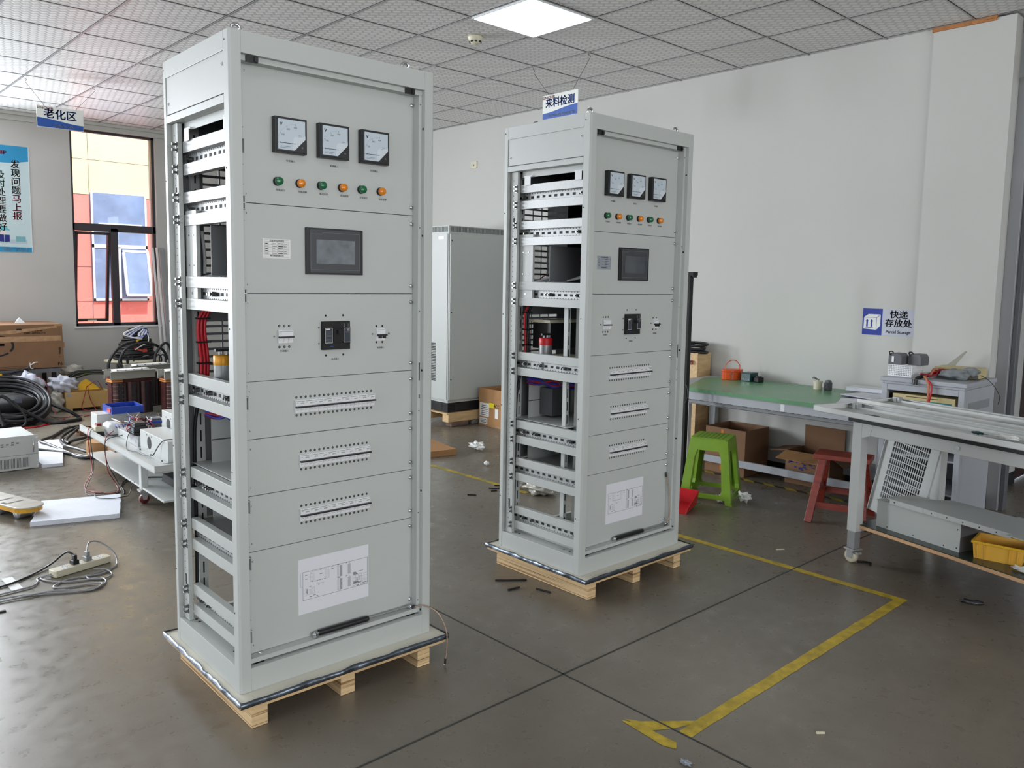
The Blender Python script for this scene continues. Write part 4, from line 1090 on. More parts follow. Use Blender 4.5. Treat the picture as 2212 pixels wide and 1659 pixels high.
def crumple(loc, d, label, seed, cat='crumpled paper', mt=None, amp=.34):
    o = G().blob((0, 0, d[2] * .82), d, 0, amp, seed, 16, 10).build('crumpled_paper', mt or m_whitem, None, 0, loc)
    me = o.data
    lo = min(v.co.z for v in me.vertices)
    for v in me.vertices: v.co.z -= lo
    me.polygons.foreach_set('use_smooth', [False] * len(me.polygons))
    return tag(o, label, cat)
crumple((5.05, 2.985, 0), (.03, .045, .028), 'white crumpled tissue against the front foot of the green stool', 3)
crumple((4.93, 3.10, 0), (.035, .045, .022), 'white crumpled tissue just left of the green stool front foot', 5)

t = thing('dustpan', 'red plastic dustpan on the floor behind the right cabinet', 'dustpan', (4.575, 3.24, 0), R(-75))
G().add([(-.13, -.14, .004), (.13, -.14, .004), (.12, .10, .02), (-.12, .10, .02), (-.14, -.12, .05), (.14, -.12, .05), (.135, .10, .115), (-.135, .10, .115)],
        [(0, 1, 2, 3), (0, 3, 7, 4), (1, 5, 6, 2), (2, 6, 7, 3)]).build('scoop', m_redp, t)
t.children[0].modifiers.new('thickness', 'SOLIDIFY').thickness = .004
G().cyl((0, .10, .06), (0, .21, .075), .011, n=10).build('handle', m_redp, t)

# red wooden stool
t = thing('wooden_stool', 'dark red wooden stool in front of the bench end', 'stool', (5.205, 2.36, 0), R(-73.5))
G().box(-.175, .175, -.105, .105, .405, .437).build('seat', m_redwood, t, .004)
for sx in (-1, 1):
    for sy in (-1, 1):
        G().taper((sx * .168, sy * .205, 0), (sx * .118, sy * .075, .406), .036, .046, .036, .046, 0, (1, 0, 0)).build('leg', m_redwood, t, .002)
for sy, z in ((-1, .115), (1, .15)):
    k = 1 - z / .405; yy = sy * (.075 + .13 * k); xx = .118 + .05 * k
    G().beam((-xx, yy, z), (xx, yy, z), .02, .04).build('stretcher', m_redwood, t)
for sx in (-1, 1):
    k = 1 - .20 / .405; yy = .075 + .13 * k; xx = sx * (.118 + .05 * k)
    G().beam((xx, -yy, .2), (xx, yy, .2), .02, .035).build('stretcher', m_redwood, t)

# cartons under the bench
def open_box(g, x0, x1, y0, y1, z0, z1, th=.005, m=0):
    g.box(x0, x1, y0, y1, z0, z0 + th, m)
    g.box(x0, x0 + th, y0, y1, z0 + th, z1, m).box(x1 - th, x1, y0, y1, z0 + th, z1, m)
    g.box(x0 + th, x1 - th, y0, y0 + th, z0 + th, z1, m).box(x0 + th, x1 - th, y1 - th, y1, z0 + th, z1, m)
    return g
t = thing('cardboard_box', 'open brown carton under the bench behind the green stool', 'carton', (5.725, 3.40, 0), 0)
open_box(G(), 0, .36, 0, .37, 0, .372).build('walls', m_card, t)
G().box(-.0012, 0, .20, .225, 0.02, .36).build('tape_strip', M('orange_tape', (196, 120, 40), .3), t)
t = thing('cardboard_box', 'open carton with blue print and raised flaps under the bench', 'carton', (5.86, 2.76, 0), 0)
open_box(G(), 0, .27, 0, .36, 0, .255).build('walls', m_card, t)
G().beam((0, .18, .255), (-.16, .18, .215), .36, .004).build('flap', m_card2, t)
G().beam((.27, .18, .255), (.265, .18, .43), .33, .004, 0, (1, 0, 0)).build('flap', m_card, t)
G().beam((.13, .36, .255), (.12, .50, .235), .26, .004).build('flap', m_card, t)
G().beam((.13, 0, .255), (.13, -.11, .19), .26, .004).build('flap', m_card, t)
g = G(); rnd = random.Random(4)
for i in range(46):
    y_, z = rnd.uniform(.03, .34), rnd.gauss(.165, .028)
    if .03 < z < .24: g.box(-.0012, 0, y_ - rnd.uniform(.004, .02), y_ + .006, z - .004, z + rnd.uniform(.001, .010))
g.build('print', m_navy, t)

# ------------------------------------------------------------------ rack cabinet with its load
t = thing('instrument_rack', 'grey instrument rack cabinet standing against the white pillar', 'rack cabinet', (5.50, 1.755, 0), 0)
RW, RH, RD = .51, .945, .56
g = G().box(0, .04, 0, .035, 0, .90).box(0, .04, RW - .035, RW, 0, .90).box(0, .04, .035, RW - .035, .86, .90).box(0, .04, .035, RW - .035, 0, .06)
g.build('front_frame', m_benchg, t, .003)
G().box(.041, RD, 0, .012, 0, .90).box(-.0008 + .08, RD - .08, -.0012, 0, .76, .815, 1).build('side_panel', [m_benchg, M('faded_label', (140, 143, 147), .6)], t, .002)
G().box(.041, RD, RW - .012, RW, 0, .90).build('side_panel', m_benchg, t, .002)
G().box(RD - .012, RD, .0125, RW - .0125, 0, .90).build('rear_panel', m_cabin, t)
G().box(-.012, RD + .005, -.012, RW + .012, .918, RH).box(0, RD, 0, RW, .9005, .918).build('top_cover', m_benchg, t, .004)
for z in (.20, .42, .62): G().box(.06, RD - .02, .013, RW - .013, z, z + .012).build('shelf', m_benchg, t)
t = thing('bench_instrument', 'beige test instrument with dark display inside the rack cabinet', 'instrument', (5.525, 1.815, .633), 0)
G().box(.012, .36, 0, .385, 0, .205).build('case', m_beige, t, .004)
G().box(0, .012, 0, .385, 0, .205).box(-.001, 0, .25, .37, .10, .17, 1).box(-.0012, 0, .27, .345, .145, .15, 2).box(-.002, 0, .02, .245, .08, .155, 2).box(-.0026, -.002, .03, .105, .10, .135, 3).box(-.0026, -.002, .13, .20, .10, .135, 3).box(-.0022, 0, .02, .21, .160, .172, 4).box(-.001, 0, .10, .30, .189, .193, 2).build('front_panel', [m_beige, m_cream, m_black, M('lcd_brown', (120, 96, 84), .2), M('teal_strip', (22, 128, 132), .4)], t)

TZ = RH + .0008
t = thing('plastic_basket', 'white perforated basket on the rack cabinet', 'basket', (5.565, 2.105, TZ), R(-6))
g = G().box(0, .15, 0, .165, 0, .004)
for zz in [.004 + .0115 * i for i in range(7)]: g.box(0, .003, 0, .165, zz, zz + .0045).box(.147, .15, 0, .165, zz, zz + .0045).box(0, .15, 0, .003, zz, zz + .0045).box(0, .15, .162, .165, zz, zz + .0045)
for i in range(14): g.box(.0002, .0028, .0118 * i, .0118 * i + .005, .004, .078).box(.1472, .1498, .0118 * i, .0118 * i + .005, .004, .078)
for i in range(13): g.box(.0118 * i, .0118 * i + .005, .0002, .0028, .004, .078).box(.0118 * i, .0118 * i + .005, .1622, .1648, .004, .078)
g.build('lattice', m_white, t)
def adapter(loc, rz, label):
    t = thing('power_adapter', label, 'grey housing', loc, rz, 'grey housings in the basket')
    G().prism([(-.045, 0), (.045, 0), (.045, .06), (.03, .075), (-.03, .075), (-.045, .055)], -.05, .05, 'x').build('housing', m_greyd, t, .004)
    G().tube([(-.052, .03, .06), (-.06, .035, .082), (-.05, .02, .085), (-.045, .01, .07)], .004, 6).build('cord', m_rubber, t)
    return t
adapter((5.615, 2.215, TZ + .079), R(-4), 'dark grey housing with white tag at the left of the basket')
adapter((5.665, 2.105, TZ + .079), R(-8), 'dark grey housing at the right of the basket')
G().box(-.054, -.0505, .005, .02, .015, .055).build('tag', m_white, [o for o in bpy.data.objects if o.get('label', '').startswith('dark grey housing with white tag')][0])
t = thing('power_supply', 'beige flat power supply with red switch on the rack cabinet', 'power supply', (5.80, 1.775, TZ), R(4))
G().box(0, .20, 0, .27, .004, .068).build('case', m_beige, t, .004)
G().cyl((-.004, .045, .028), (0, .045, .028), .011, n=14).build('switch', m_redp, t)
G().box(-.06, .02, .002, .012, .010, .03).box(-.006, .0, .18, .25, .01, .05).build('bracket', m_greyd, t)
G().tube([(.02, -.002, .03), (-.02, -.05, .018), (-.06, -.11, -.03), (-.06, -.14, -.09), (-.04, -.13, -.14)], .002, 5).build('cord', m_rubber, t)
tag(G().blob((5.70, 1.885, TZ + .036), (.055, .085, .034), 0, .22, 11, 26, 16, 2.2).blob((5.735, 1.80, TZ + .058), (.04, .05, .03), 0, .12, 2, 20, 12, 2.0).build('rag', m_rag), 'crumpled grey cloth draped over the beige power supply', 'cloth')
bpy.data.objects['rag'].modifiers.new('sub', 'SUBSURF').render_levels = 1
t = thing('plastic_wedge', 'pointed grey plastic piece standing behind the beige power supply', 'plastic piece', (5.97, 2.045, TZ), R(-70))
G().add([(-.055, 0, 0), (.02, 0, 0), (.13, 0, .165), (.12, 0, .17), (-.055, .03, 0), (.02, .03, 0), (.13, .006, .165), (.12, .006, .17)], [(0, 1, 2, 3), (7, 6, 5, 4), (0, 4, 5, 1), (1, 5, 6, 2), (2, 6, 7, 3), (3, 7, 4, 0)]).build('blade', M('translucent_grey', (158, 158, 148), .35), t)
t = thing('test_leads', 'tangle of red and brown test leads hanging over the rack front', 'cables', (0, 0, 0))
rnd = random.Random(12)
for i in range(9):
    x0, y0 = 5.72 + rnd.uniform(-.03, .05), 1.98 + rnd.uniform(-.03, .03)
    P = [(x0 + .05, y0 - .03, TZ + .02 + rnd.uniform(0, .04)), (x0, y0 + .01, TZ + .035 + rnd.uniform(0, .03)), (x0 - .06, y0 + .03 + rnd.uniform(-.02, .02), TZ + .02), (5.58, 2.02 + rnd.uniform(-.03, .04), TZ + .012 + rnd.uniform(0, .02))]
    if i in (2, 5): P += [(5.50, 1.99, TZ + .012), (5.476, 1.975 - .006 * i, TZ - .03), (5.474, 1.97 - .004 * i, TZ - .12), (5.476, 1.975, TZ - .20)]
    G().tube(P, .0055 if i != 2 else .007, 6).build('lead', [m_redw, M('tan_lead', (190, 120, 84), .45), m_red][0 if i not in (2, 5) else (1 if i == 2 else 2)], t)
G().cyl((5.55, 2.03, TZ + .02), (5.50, 2.045, TZ + .004), .014, n=12).cyl((5.483, 2.05, TZ + .0), (5.478, 2.05, TZ - .035), .016, n=12).build('clip', m_black, t)

# ------------------------------------------------------------------ rolling workbench on the right
CR = R(-106.567)
CLOC = (4.40, 1.955, 0)
t = thing('rolling_workbench', 'pale grey workbench on casters with plywood lower shelf at the right edge', 'rolling workbench', CLOC, CR)
CL, CDp = 1.55, .72
def caster(parent, x, y, mat_w):
    o = G().box(x - .035, x + .035, y - .035, y + .035, .078, .086).build('caster', m_zinc, parent, .001)
    G().prism([(-.02, .079), (.02, .079), (.012, .03), (-.022, .03)], y - .024, y - .021, 'y').prism([(-.02, .079), (.02, .079), (.012, .03), (-.022, .03)], y + .021, y + .024, 'y').build('fork', m_zinc, o).location = (x, 0, 0)
    G().lathe([(0, -.016), (.030, -.016), (.037, -.012), (.0375, 0), (.037, .012), (.030, .016), (0, .016)], (x - .008, y, .038), (0, 1, 0), 24).build('wheel', mat_w, o)
    G().prism([(.012, .074), (.045, .070), (.05, .06), (.02, .058)], y - .015, y + .015, 'y').build('brake', m_zinc, o).location = (x, 0, 0)
for i, (x, y) in enumerate(((.0, .0), (.035, .63), (CL - .06, .0), (CL - .06, .63))):
    G().box(x, x + .06, y, y + .055, .185, .80).build('leg', m_cab2, t, .003)
    G().box(x + .003, x + .053, y + .004, y + .05, .0865, .184).build('leg_extension', m_jamb, t, .002)
    caster(t, x + .028, y + .027, m_cream)
g = G().box(.0605, CL - .06, .004, .05, .735, .80)
g.cyl((.62, .0035, .768), (.62, -.002, .768), .012, n=14, m=1)
g.build('top_rail', [m_cab2, m_chrome], t, .003)
G().box(.0605, CL - .06, .635, .685, .735, .80).build('top_rail', m_cab2, t)
G().box(.004, .05, .056, .629, .735, .80).build('end_rail', m_cab2, t)
G().prism([(.06, .80), (.13, .80), (.112, .735), (.06, .715)], .002, .006, 'y').build('gusset', m_cab2, t)
G().box(-.02, CL, -.018, CDp, .8005, .826).build('worktop', M('worktop_black', (30, 33, 34), .4), t, .003)
G().box(.02, CL - .03, .03, CDp - .05, .2045, .222).build('lower_shelf', m_ply, t)
G().box(.022, CL - .03, .033, CDp - .05, .2222, .2262).build('shelf_mat', m_esd, t)
G().box(.0, .06, .056, .63, .185, .204).build('end_rail', m_cab2, t)

def door_leaf(y0, y1, x0, z, label, h):
    t = thing('cabinet_door', label, 'sheet metal door', CLOC, CR, 'cabinet doors lying on the workbench')
    x1 = 1.45
    # sheet with a round opening
    n = 28; cx, cy, r = x0 + .265, (y0 + y1) / 2 - .035, .062
    ring = [(cx + r * math.cos(2 * PI * i / n), cy + r * math.sin(2 * PI * i / n)) for i in range(n)]
    sq = []
    for i in range(n):
        a = 2 * PI * i / n; c, s_ = math.cos(a), math.sin(a); k = .085 / max(abs(c), abs(s_)); sq.append((cx + c * k, cy + s_ * k))
    g = G(); T_ = .003
    vs = [(p[0], p[1], z) for p in ring] + [(p[0], p[1], z) for p in sq] + [(p[0], p[1], z + T_) for p in ring] + [(p[0], p[1], z + T_) for p in sq]
    fs = []
    for i in range(n):
        q = (i + 1) % n
        fs += [(2 * n + i, 3 * n + i, 3 * n + q, 2 * n + q), (i, q, n + q, n + i), (i, 2 * n + i, 2 * n + q, q)]
    g.add(vs, fs)
    g.box(x0, cx - .085, y0, y1, z, z + T_).box(cx + .085, x1, y0, y1, z, z + T_).box(cx - .085, cx + .085, y0, cy - .085, z, z + T_).box(cx - .085, cx + .085, cy + .085, y1, z, z + T_)
    g.build('sheet', m_cab, t)
    f = G().box(x0, x1, y0, y0 + .0025, z, z + .030).box(x0, x1, y1 - .0025, y1, z, z + h).box(x0, x1, y1 - .030, y1 - .0025, z + h - .0025, z + h).box(x0, x0 + .0025, y0, y1, z, z + h).box(x0, x0 + .028, y0 + .003, y1 - .031, z + h - .0025, z + h)
    f.box(x0, x1, y1 - .055, y1 - .0525, z + T_, z + .016)
    f.cyl((x0 + .10, y0 + .03, z + T_), (x0 + .10, y0 + .03, z + T_ + .001), .008, n=10, m=1)
    f.build('flange', [M('door_edge_lit', (214, 216, 214), .4), m_dark], t)  # flange colour whitened to stand for light caught from the left
    hg = G().cyl((x0 + .05, y1 - .075, z + .004), (x0 + .05, y1 - .075, z + .03), .010, n=12).box(x0 + .03, x0 + .075, y1 - .07, y1 - .032, z + .004, z + .034)
    hg.build('hinge', m_zinc, t, .002)
    # wrinkled film left on the sheet
    nx, ny = 60, 8; vs = []; rnd = random.Random(int(y0 * 100) + 3)
    for i in range(nx + 1):
        for k in range(ny + 1):
            u, v = i / nx, k / ny
            x = cx + .11 + (x1 - cx - .12) * u; y = y0 + .012 + (y1 - y0 - .075) * v
            vs.append((x, y, z + T_ + .0012 + .0022 * max(0, math.sin(u * 46 + v * 2.2)) * (v * (1 - v) * 4) ** .5))
    o = G().add(vs, [(i * (ny + 1) + k, (i + 1) * (ny + 1) + k, (i + 1) * (ny + 1) + k + 1, i * (ny + 1) + k + 1) for i in range(nx) for k in range(ny)], 0, True).build('protective_film', M('dull_film', (176, 178, 178), .28, var=.03, coat=.3), t)
    return t
door_leaf(-.055, .285, -.235, .8268, 'grey sheet metal door lying along the front edge of the rolling workbench', .034)
door_leaf(.42, .765, -.34, .8268, 'grey sheet metal door lying along the back edge of the rolling workbench', .022)
def scrap(loc, s, label, seed, mt=m_whitem):
    o = G().blob((0, 0, 0), s, 0, .4, seed, 12, 8).build('film_scrap', mt, None, 0, loc, CR)
    lo = min(v.co.z for v in o.data.vertices)
    for v in o.data.vertices: v.co.z -= lo
    o.data.polygons.foreach_set('use_smooth', [False] * len(o.data.polygons))
    return tag(o, label, 'scrap of film')
def cw(x, y, z):
    c, s_ = math.cos(CR), math.sin(CR); return (CLOC[0] + c * x - s_ * y, CLOC[1] + s_ * x + c * y, z)
scrap(cw(.80, .10, .834), (.05, .022, .008), 'torn white film curled up on the front sheet metal door', 2)
scrap(cw(.66, .09, .834), (.03, .012, .006), 'small dark torn film beside the hole edge of the front door', 6, m_teal)

# things on its lower shelf
SZ = .2266
t = thing('steel_enclosure', 'plain grey sheet steel box on the lower shelf of the rolling workbench', 'steel box', CLOC, CR)
g = G().box(.11, .60, .10, .103, SZ, .372)
for x, z in ((.18, SZ + .012), (.34, SZ + .012), (.515, SZ + .012), (.585, SZ + .02), (.585, .34)): g.cyl((x, .0998, z), (x, .099, z), .0035, n=8, m=1)
g.build('front_sheet', [m_cab, m_dark], t)
G().box(.11, .113, .103, .30, SZ, .372).build('end_sheet', m_cab, t)
G().box(.597, .60, .103, .30, SZ, .372).build('end_sheet', m_greyd, t)
G().box(.113, .597, .297, .30, SZ, .372).build('rear_sheet', m_cab, t)
G().box(.108, .602, .092, .302, .3722, .376).build('lid', m_cab, t)
t = thing('sheet_tray', 'shallow grey sheet metal cover resting on the steel box', 'metal cover', CLOC, CR)
G().prism([(.18, .085), (.86, .085), (.86, .04), (.98, .04), (.98, .40), (.70, .40), (.70, .38), (.36, .38), (.30, .29), (.20, .28)], .3985, .4015, 'z').build('sheet', m_cab, t)
g = G().box(.20, .86, .082, .0848, .377, .4015).box(.24, .40, .0805, .0818, .376, .399)
for i in range(6): g.cyl((.45 + .085 * i if i < 5 else .23, .0806 if i == 5 else .0818, .389), (.45 + .085 * i if i < 5 else .23, .0798 if i == 5 else .081, .389), .0032, n=8, m=1)
g.build('flange', [m_cab2, m_dark], t)
G().box(.70, .98, .398, .40, .379, .3985).build('rear_flange', m_cab, t)
t = thing('grille_panel', 'white slotted grille panel leaning under the rolling workbench', 'grille panel', CLOC, CR)
g = G(); g.X = Matrix.Translation((-.155, .35, SZ)) @ Matrix.Rotation(R(9.5), 4, 'Y') @ Matrix.Rotation(R(-4), 4, 'X')
gw, gh = .345, .50; gx0, gx1, gz0, gz1 = .055, .285, .10, .485
g.box(0, gx0, 0, .003, 0, gh).box(gx1, gw, 0, .003, 0, gh).box(gx0, gx1, 0, .003, 0, gz0).box(gx0, gx1, 0, .003, gz1, gh)
g.box(0, .003, -.012, 0, 0, gh).box(gw - .003, gw, -.012, 0, 0, gh)
nc, nr = 17, 11
for i in range(1, nc): x = gx0 + (gx1 - gx0) * i / nc; g.box(x - .0019, x + .0019, .0002, .0028, gz0, gz1)
for i in range(1, nr): z = gz0 + (gz1 - gz0) * i / nr; g.box(gx0, gx1, .0001, .0029, z - .0024, z + .0024)
g.build('slotted_sheet', m_cab2, t)
t = thing('storage_bin', 'yellow plastic storage bin at the right of the steel box', 'plastic bin', cw(.735, .215, SZ), CR + R(24))
bw, bd, bh = .20, .16, .085
g = G()
def tub(g, w0, d0, w1, d1, z0, z1, th):
    o = [(-w0 / 2, -d0 / 2, z0), (w0 / 2, -d0 / 2, z0), (w0 / 2, d0 / 2, z0), (-w0 / 2, d0 / 2, z0), (-w1 / 2, -d1 / 2, z1), (w1 / 2, -d1 / 2, z1), (w1 / 2, d1 / 2, z1), (-w1 / 2, d1 / 2, z1)]
    i_ = [(x * (1 - 2 * th / w0), y * (1 - 2 * th / d0), z + (th if k < 4 else 0)) for k, (x, y, z) in enumerate(o)]
    g.add(o + i_, [(3, 2, 1, 0), (0, 1, 5, 4), (1, 2, 6, 5), (2, 3, 7, 6), (3, 0, 4, 7), (8, 9, 10, 11), (9, 8, 12, 13), (10, 9, 13, 14), (11, 10, 14, 15), (8, 11, 15, 12), (4, 5, 13, 12), (5, 6, 14, 13), (6, 7, 15, 14), (7, 4, 12, 15)])
tub(g, bw, bd, bw * 1.08, bd * 1.08, 0, bh, .004)
for x in (-.082, -.05, .05, .082): g.taper((x, -bd / 2 - .003, .004), (x * 1.06, -bd * .54 - .003, bh - .012), .006, .006, .006, .006, 0)
g.build('tub', m_bin, t)
G().box(-bw * .56, bw * .56, -bd * .57, -bd * .53, bh - .010, bh + .002).box(-bw * .56, bw * .56, bd * .53, bd * .57, bh - .010, bh + .002).box(-bw * .57, -bw * .535, -bd * .57, bd * .57, bh - .010, bh + .002).box(bw * .535, bw * .57, -bd * .57, bd * .57, bh - .010, bh + .002).build('rim', m_yellow, t, .002)
scrap(cw(.90, .115, SZ), (.04, .015, .010), 'white paper scrap on the dark shelf mat by the yellow bin', 9)

# ------------------------------------------------------------------ far left corner
t = thing('low_bench', 'low dark legged bench under the big shipping carton', 'bench', (0, 0, 0))
G().box(1.2, 2.46, 10.12, 10.66, .43, .472).build('bench_top', m_greyd, t)
for x in (1.24, 1.76, 2.38):
    for y in (10.15, 10.58): G().box(x, x + .04, y, y + .04, 0, .43).build('leg', m_blackm, t)
t = thing('shipping_carton', 'big brown shipping carton with black oval logo left of the window', 'carton', (0, 10.15, 0))
X0, X1, Z0_, Z1_ = 1.25, 2.505, .4735, .968
G().add([(X0, 0, Z0_), (X1, 0, Z0_ + .006), (X1 - .008, 0, Z1_), (X0, 0, Z1_), (X0, .46, Z0_), (X1, .46, Z0_), (X1 - .04, .46, Z1_ + .012), (X0, .46, Z1_ + .03)],
        [(0, 1, 2, 3), (1, 5, 6, 2), (5, 4, 7, 6), (4, 0, 3, 7), (3, 2, 6, 7), (0, 4, 5, 1)]).build('walls', m_card, t, .004)
G().box(X1 - .004, X1 + .012, .01, .05, .70, .76).box(X1 - .09, X1 - .005, -.003, -.0005, .945, .962).build('torn_edge', m_card2, t)
g = G(); y = -.002
cx, cz, rx, rz_ = 1.845, .742, .175, .118
for a0, a1 in ((-.62, .62), (-2.6, -.78), (.78, 2.6)):
    n = 20
    for i in range(n):
        a, b_ = a0 + (a1 - a0) * i / n, a0 + (a1 - a0) * (i + 1) / n
        g.add([(cx + rx * q * math.cos(w), y, cz + rz_ * q * math.sin(w)) for q, w in ((.86, a), (1, a), (1, b_), (.86, b_))], [(0, 1, 2, 3)])
g.text('SF', (cx + .0, y, cz), .19, UX, UZ, 0, .03, .95)
g.text('F6', (2.463, y, .518), .05, UX, UZ, 0, .01)
g.text('大件物流专用箱', (2.19, y, .903), .034, UX, UZ, 0, .01, .9).text('全国统一服务热线 7×24', (2.22, y, .872), .026, UX, UZ, 0, .01, .8)
g.box(2.045, 2.095, y - .0004, y, .908, .925)
for i in range(4): g.box(2.45, 2.47, y - .0004, y, .60 + .028 * i, .603 + .028 * i)
g.text('易碎品', (2.462, y, .67), .026, (0, 0, -1), (1, 0, 0), 0, .005)
g.box(1.7, 2.15, y - .0004, y, .508, .511).box(1.7, 2.14, y - .0004, y, .490, .493)
g.build('print', m_ink, t)
g = G()
rnd = random.Random(8)
g.box(X0, X1 - .02, -.0022, -.0004, .78, .84).prism([(1.3, .85), (2.0, .87), (2.45, .93), (2.44, .95), (1.9, .90), (1.3, .88)], -.0022, -.0004, 'y')
g.build('clear_tape', m_tape, t)
tag(G().add([(2.04, 10.19, .985), (2.145, 10.19, .984), (2.094, 10.22, 1.045), (2.078, 10.225, 1.032)], [(0, 1, 2, 3)]).build('paper_sheet', m_whitem), 'white folded paper standing on top of the big shipping carton', 'paper')
bpy.data.objects['paper_sheet'].modifiers.new('thickness', 'SOLIDIFY').thickness = .002

# heavy cable coil and what lies round it
def coil(t, c, r0, r1, n, tr, tilt, rz, seed, mt, thick=.09, name='cable_turn'):
    rnd = random.Random(seed); A = Matrix.Translation(c) @ Matrix.Rotation(rz, 4, 'Z') @ Matrix.Rotation(tilt, 4, 'X')
    for i in range(n):
        r = r0 + (r1 - r0) * ((i * 7) % n) / max(1, n - 1); h = rnd.uniform(-thick / 2, thick / 2); e = rnd.uniform(.95, 1.05); ph = rnd.uniform(0, 6)
        G().tube([A @ Vector((r * e * math.cos(a), r / e * math.sin(a), h + .012 * math.sin(2 * a + ph))) for a in [2 * PI * k / 14 for k in range(14)]], tr, 7, closed=True, k=4).build(name, mt, t)
t = thing('power_cable_coil', 'large coil of thick black power cable leaning at the far left', 'cable coil', (0, 0, 0))
coil(t, (1.815, 9.52, .222), .255, .385, 17, .017, R(28), R(6), 3, m_rubber, .10)
G().blob((1.82, 9.54, .19), (.25, .23, .10), 0, .06, 2).build('wrapped_core', m_blackm, t)
G().tube([(2.19, 9.40, .17), (2.32, 9.30, .10), (2.415, 9.28, .022), (2.38, 9.20, .020), (2.25, 9.14, .020), (2.10, 9.16, .020), (1.97, 9.16, .10), (1.83, 9.18, .20), (1.74, 9.22, .30), (1.68, 9.22, .31), (1.66, 9.17, .2), (1.69, 9.10, .04)], .018, 8).build('loose_end', m_rubber, t)
G().tube([(1.78, 9.14, .28), (1.84, 9.12, .20), (1.88, 9.10, .10), (1.86, 9.08, .03), (1.76, 9.06, .02)], .011, 7).build('loose_end', m_rubber, t)
G().tube([(1.80, 9.05, .008), (1.95, 9.06, .008), (2.05, 9.12, .008), (2.2, 9.22, .008), (2.3, 9.4, .008)], .0075, 6).build('red_strap', m_red, t)
G().prism([(1.835, .27), (1.90, .27), (1.895, .225), (1.83, .232)], 9.305, 9.308, 'y').build('label', M('crinkled_label', (100, 106, 124), .2), t)
def bag(name, c, d, label, seed, mt, amp=.24, cat='plastic bag'):
    o = G().blob(c, d, 0, amp, seed, 30, 20, 3.6).build(name, mt)
    for v in o.data.vertices: v.co.z = max(v.co.z, .004)
    return tag(o, label, cat)
bag('plastic_bag', (2.10, 9.98, .29), (.15, .10, .145), 'white plastic bag stuffed behind the black cable coil', 2, m_bag)
bag('plastic_bag', (1.84, 10.0, .38), (.13, .07, .05), 'white plastic bag lying above the black cable coil at left', 6, m_bag)
bag('plastic_bag', (2.45, 10.0, .30), (.135, .07, .085), 'ruffled white bubble bag between the coil and the wooden box', 9, m_bag, .3)
bag('plastic_wrap', (2.36, 9.96, .115), (.085, .07, .115), 'clear crumpled wrap hanging in front of the wooden box end', 4, m_film2, .16, 'plastic wrap')
bag('plastic_wrap', (2.62, 10.35, .42), (.13, .10, .06), 'clear wrapped roll lying against the wall below the window', 12, m_film2, .12, 'plastic wrap')
t = thing('wooden_box', 'shallow pale wooden box standing on a block left of the transformers', 'box', (2.445, 9.91, 0))
open_box(G(), 0, .45, 0, .40, .032, .212, .014).build('walls', M('plywood_box', (208, 170, 108), .7, var=.08, scale=4), t)
G().box(.01, .07, .01, .3, .0, .0315).box(.36, .44, .01, .3, 0, .0315).build('block', m_wood, t)
G().box(.012, .06, -.001, 0, .165, .20).build('sticker', M('grey_sticker', (170, 176, 180), .4), t)
for n_, P, L in (('yellow_sheet', [(2.58, 10.0, .222), (2.84, 10.02, .215), (2.80, 10.05, .26), (2.70, 10.06, .34), (2.63, 10.06, .30)], 'crumpled yellow plastic sheet sticking out of the wooden box'),):
    o = tag(G().add(P, [(0, 1, 2, 3, 4)]).build(n_, m_yellow), L, 'plastic sheet'); o.modifiers.new('thickness', 'SOLIDIFY').thickness = .004
t = thing('wire_bundle', 'bundle of black and green wires lying across the wooden box', 'cables', (0, 0, 0))
rnd = random.Random(5)
for i in range(9):
    y0 = 10.12 + rnd.uniform(-.04, .06); z0 = .385 + rnd.uniform(-.02, .03)
    G().tube([(2.50, y0, z0 - .05), (2.62, y0, z0 + rnd.uniform(-.03, .02)), (2.76, y0 - .03, z0 + .02), (2.95, y0 - .06, z0 + .01)], .0075, 6).build('wire', m_rubber if i % 4 else M('green_yellow_wire', (140, 170, 70), .5), t)
G().tube([(2.86, 9.86, .30), (2.93, 9.74, .25), (2.97, 9.66, .16), (2.98, 9.62, .08)], .018, 7).build('thick_wire', m_rubber, t)
t = thing('red_wires', 'thin red wires trailing over the bags and down the wooden box', 'wires', (0, 0, 0))
for P in ([(1.98, 9.80, .41), (2.10, 9.84, .36), (2.22, 9.82, .25), (2.27, 9.82, .12), (2.30, 9.72, .01)], [(2.16, 9.84, .43), (2.24, 9.85, .36), (2.27, 9.84, .2)],
          [(2.66, 9.885, .28), (2.62, 9.885, .12), (2.60, 9.87, .03), (2.66, 9.72, .008), (2.72, 9.6, .006)], [(2.665, 9.885, .28), (2.69, 9.88, .12), (2.72, 9.8, .02), (2.64, 9.55, .006), (2.5, 9.45, .006)], [(2.66, 9.885, .27), (2.76, 9.885, .33), (2.82, 9.885, .24)], [(2.2, 9.5, .02), (2.3, 9.45, .012), (2.5, 9.5, .012)]):
    G().tube(P, .004, 5).build('wire', m_redw, t)
for P in ([(1.6, 10.03, .48), (1.9, 10.03, .455), (2.1, 10.02, .50), (2.15, 10.0, .53)], [(1.6, 10.02, .44), (1.9, 10.03, .44), (2.12, 10.03, .475)]):
    G().tube(P, .009, 6).build('black_wire', m_rubber, t)
G().tube([(2.13, 10.0, .56), (2.135, 10.0, .51), (2.15, 10.0, .495), (2.16, 10.0, .50)], .005, 5).tube([(2.14, 10.0, .535), (2.17, 9.99, .56), (2.20, 9.98, .565)], .005, 5).build('white_tail', m_white, t)
tag(G().beam((1.6, 9.98, .43), (1.86, 9.99, .45), .012, .02).build('yellow_strip', m_yellow), 'yellow flat strip above the black cable coil at the left edge', 'strip')

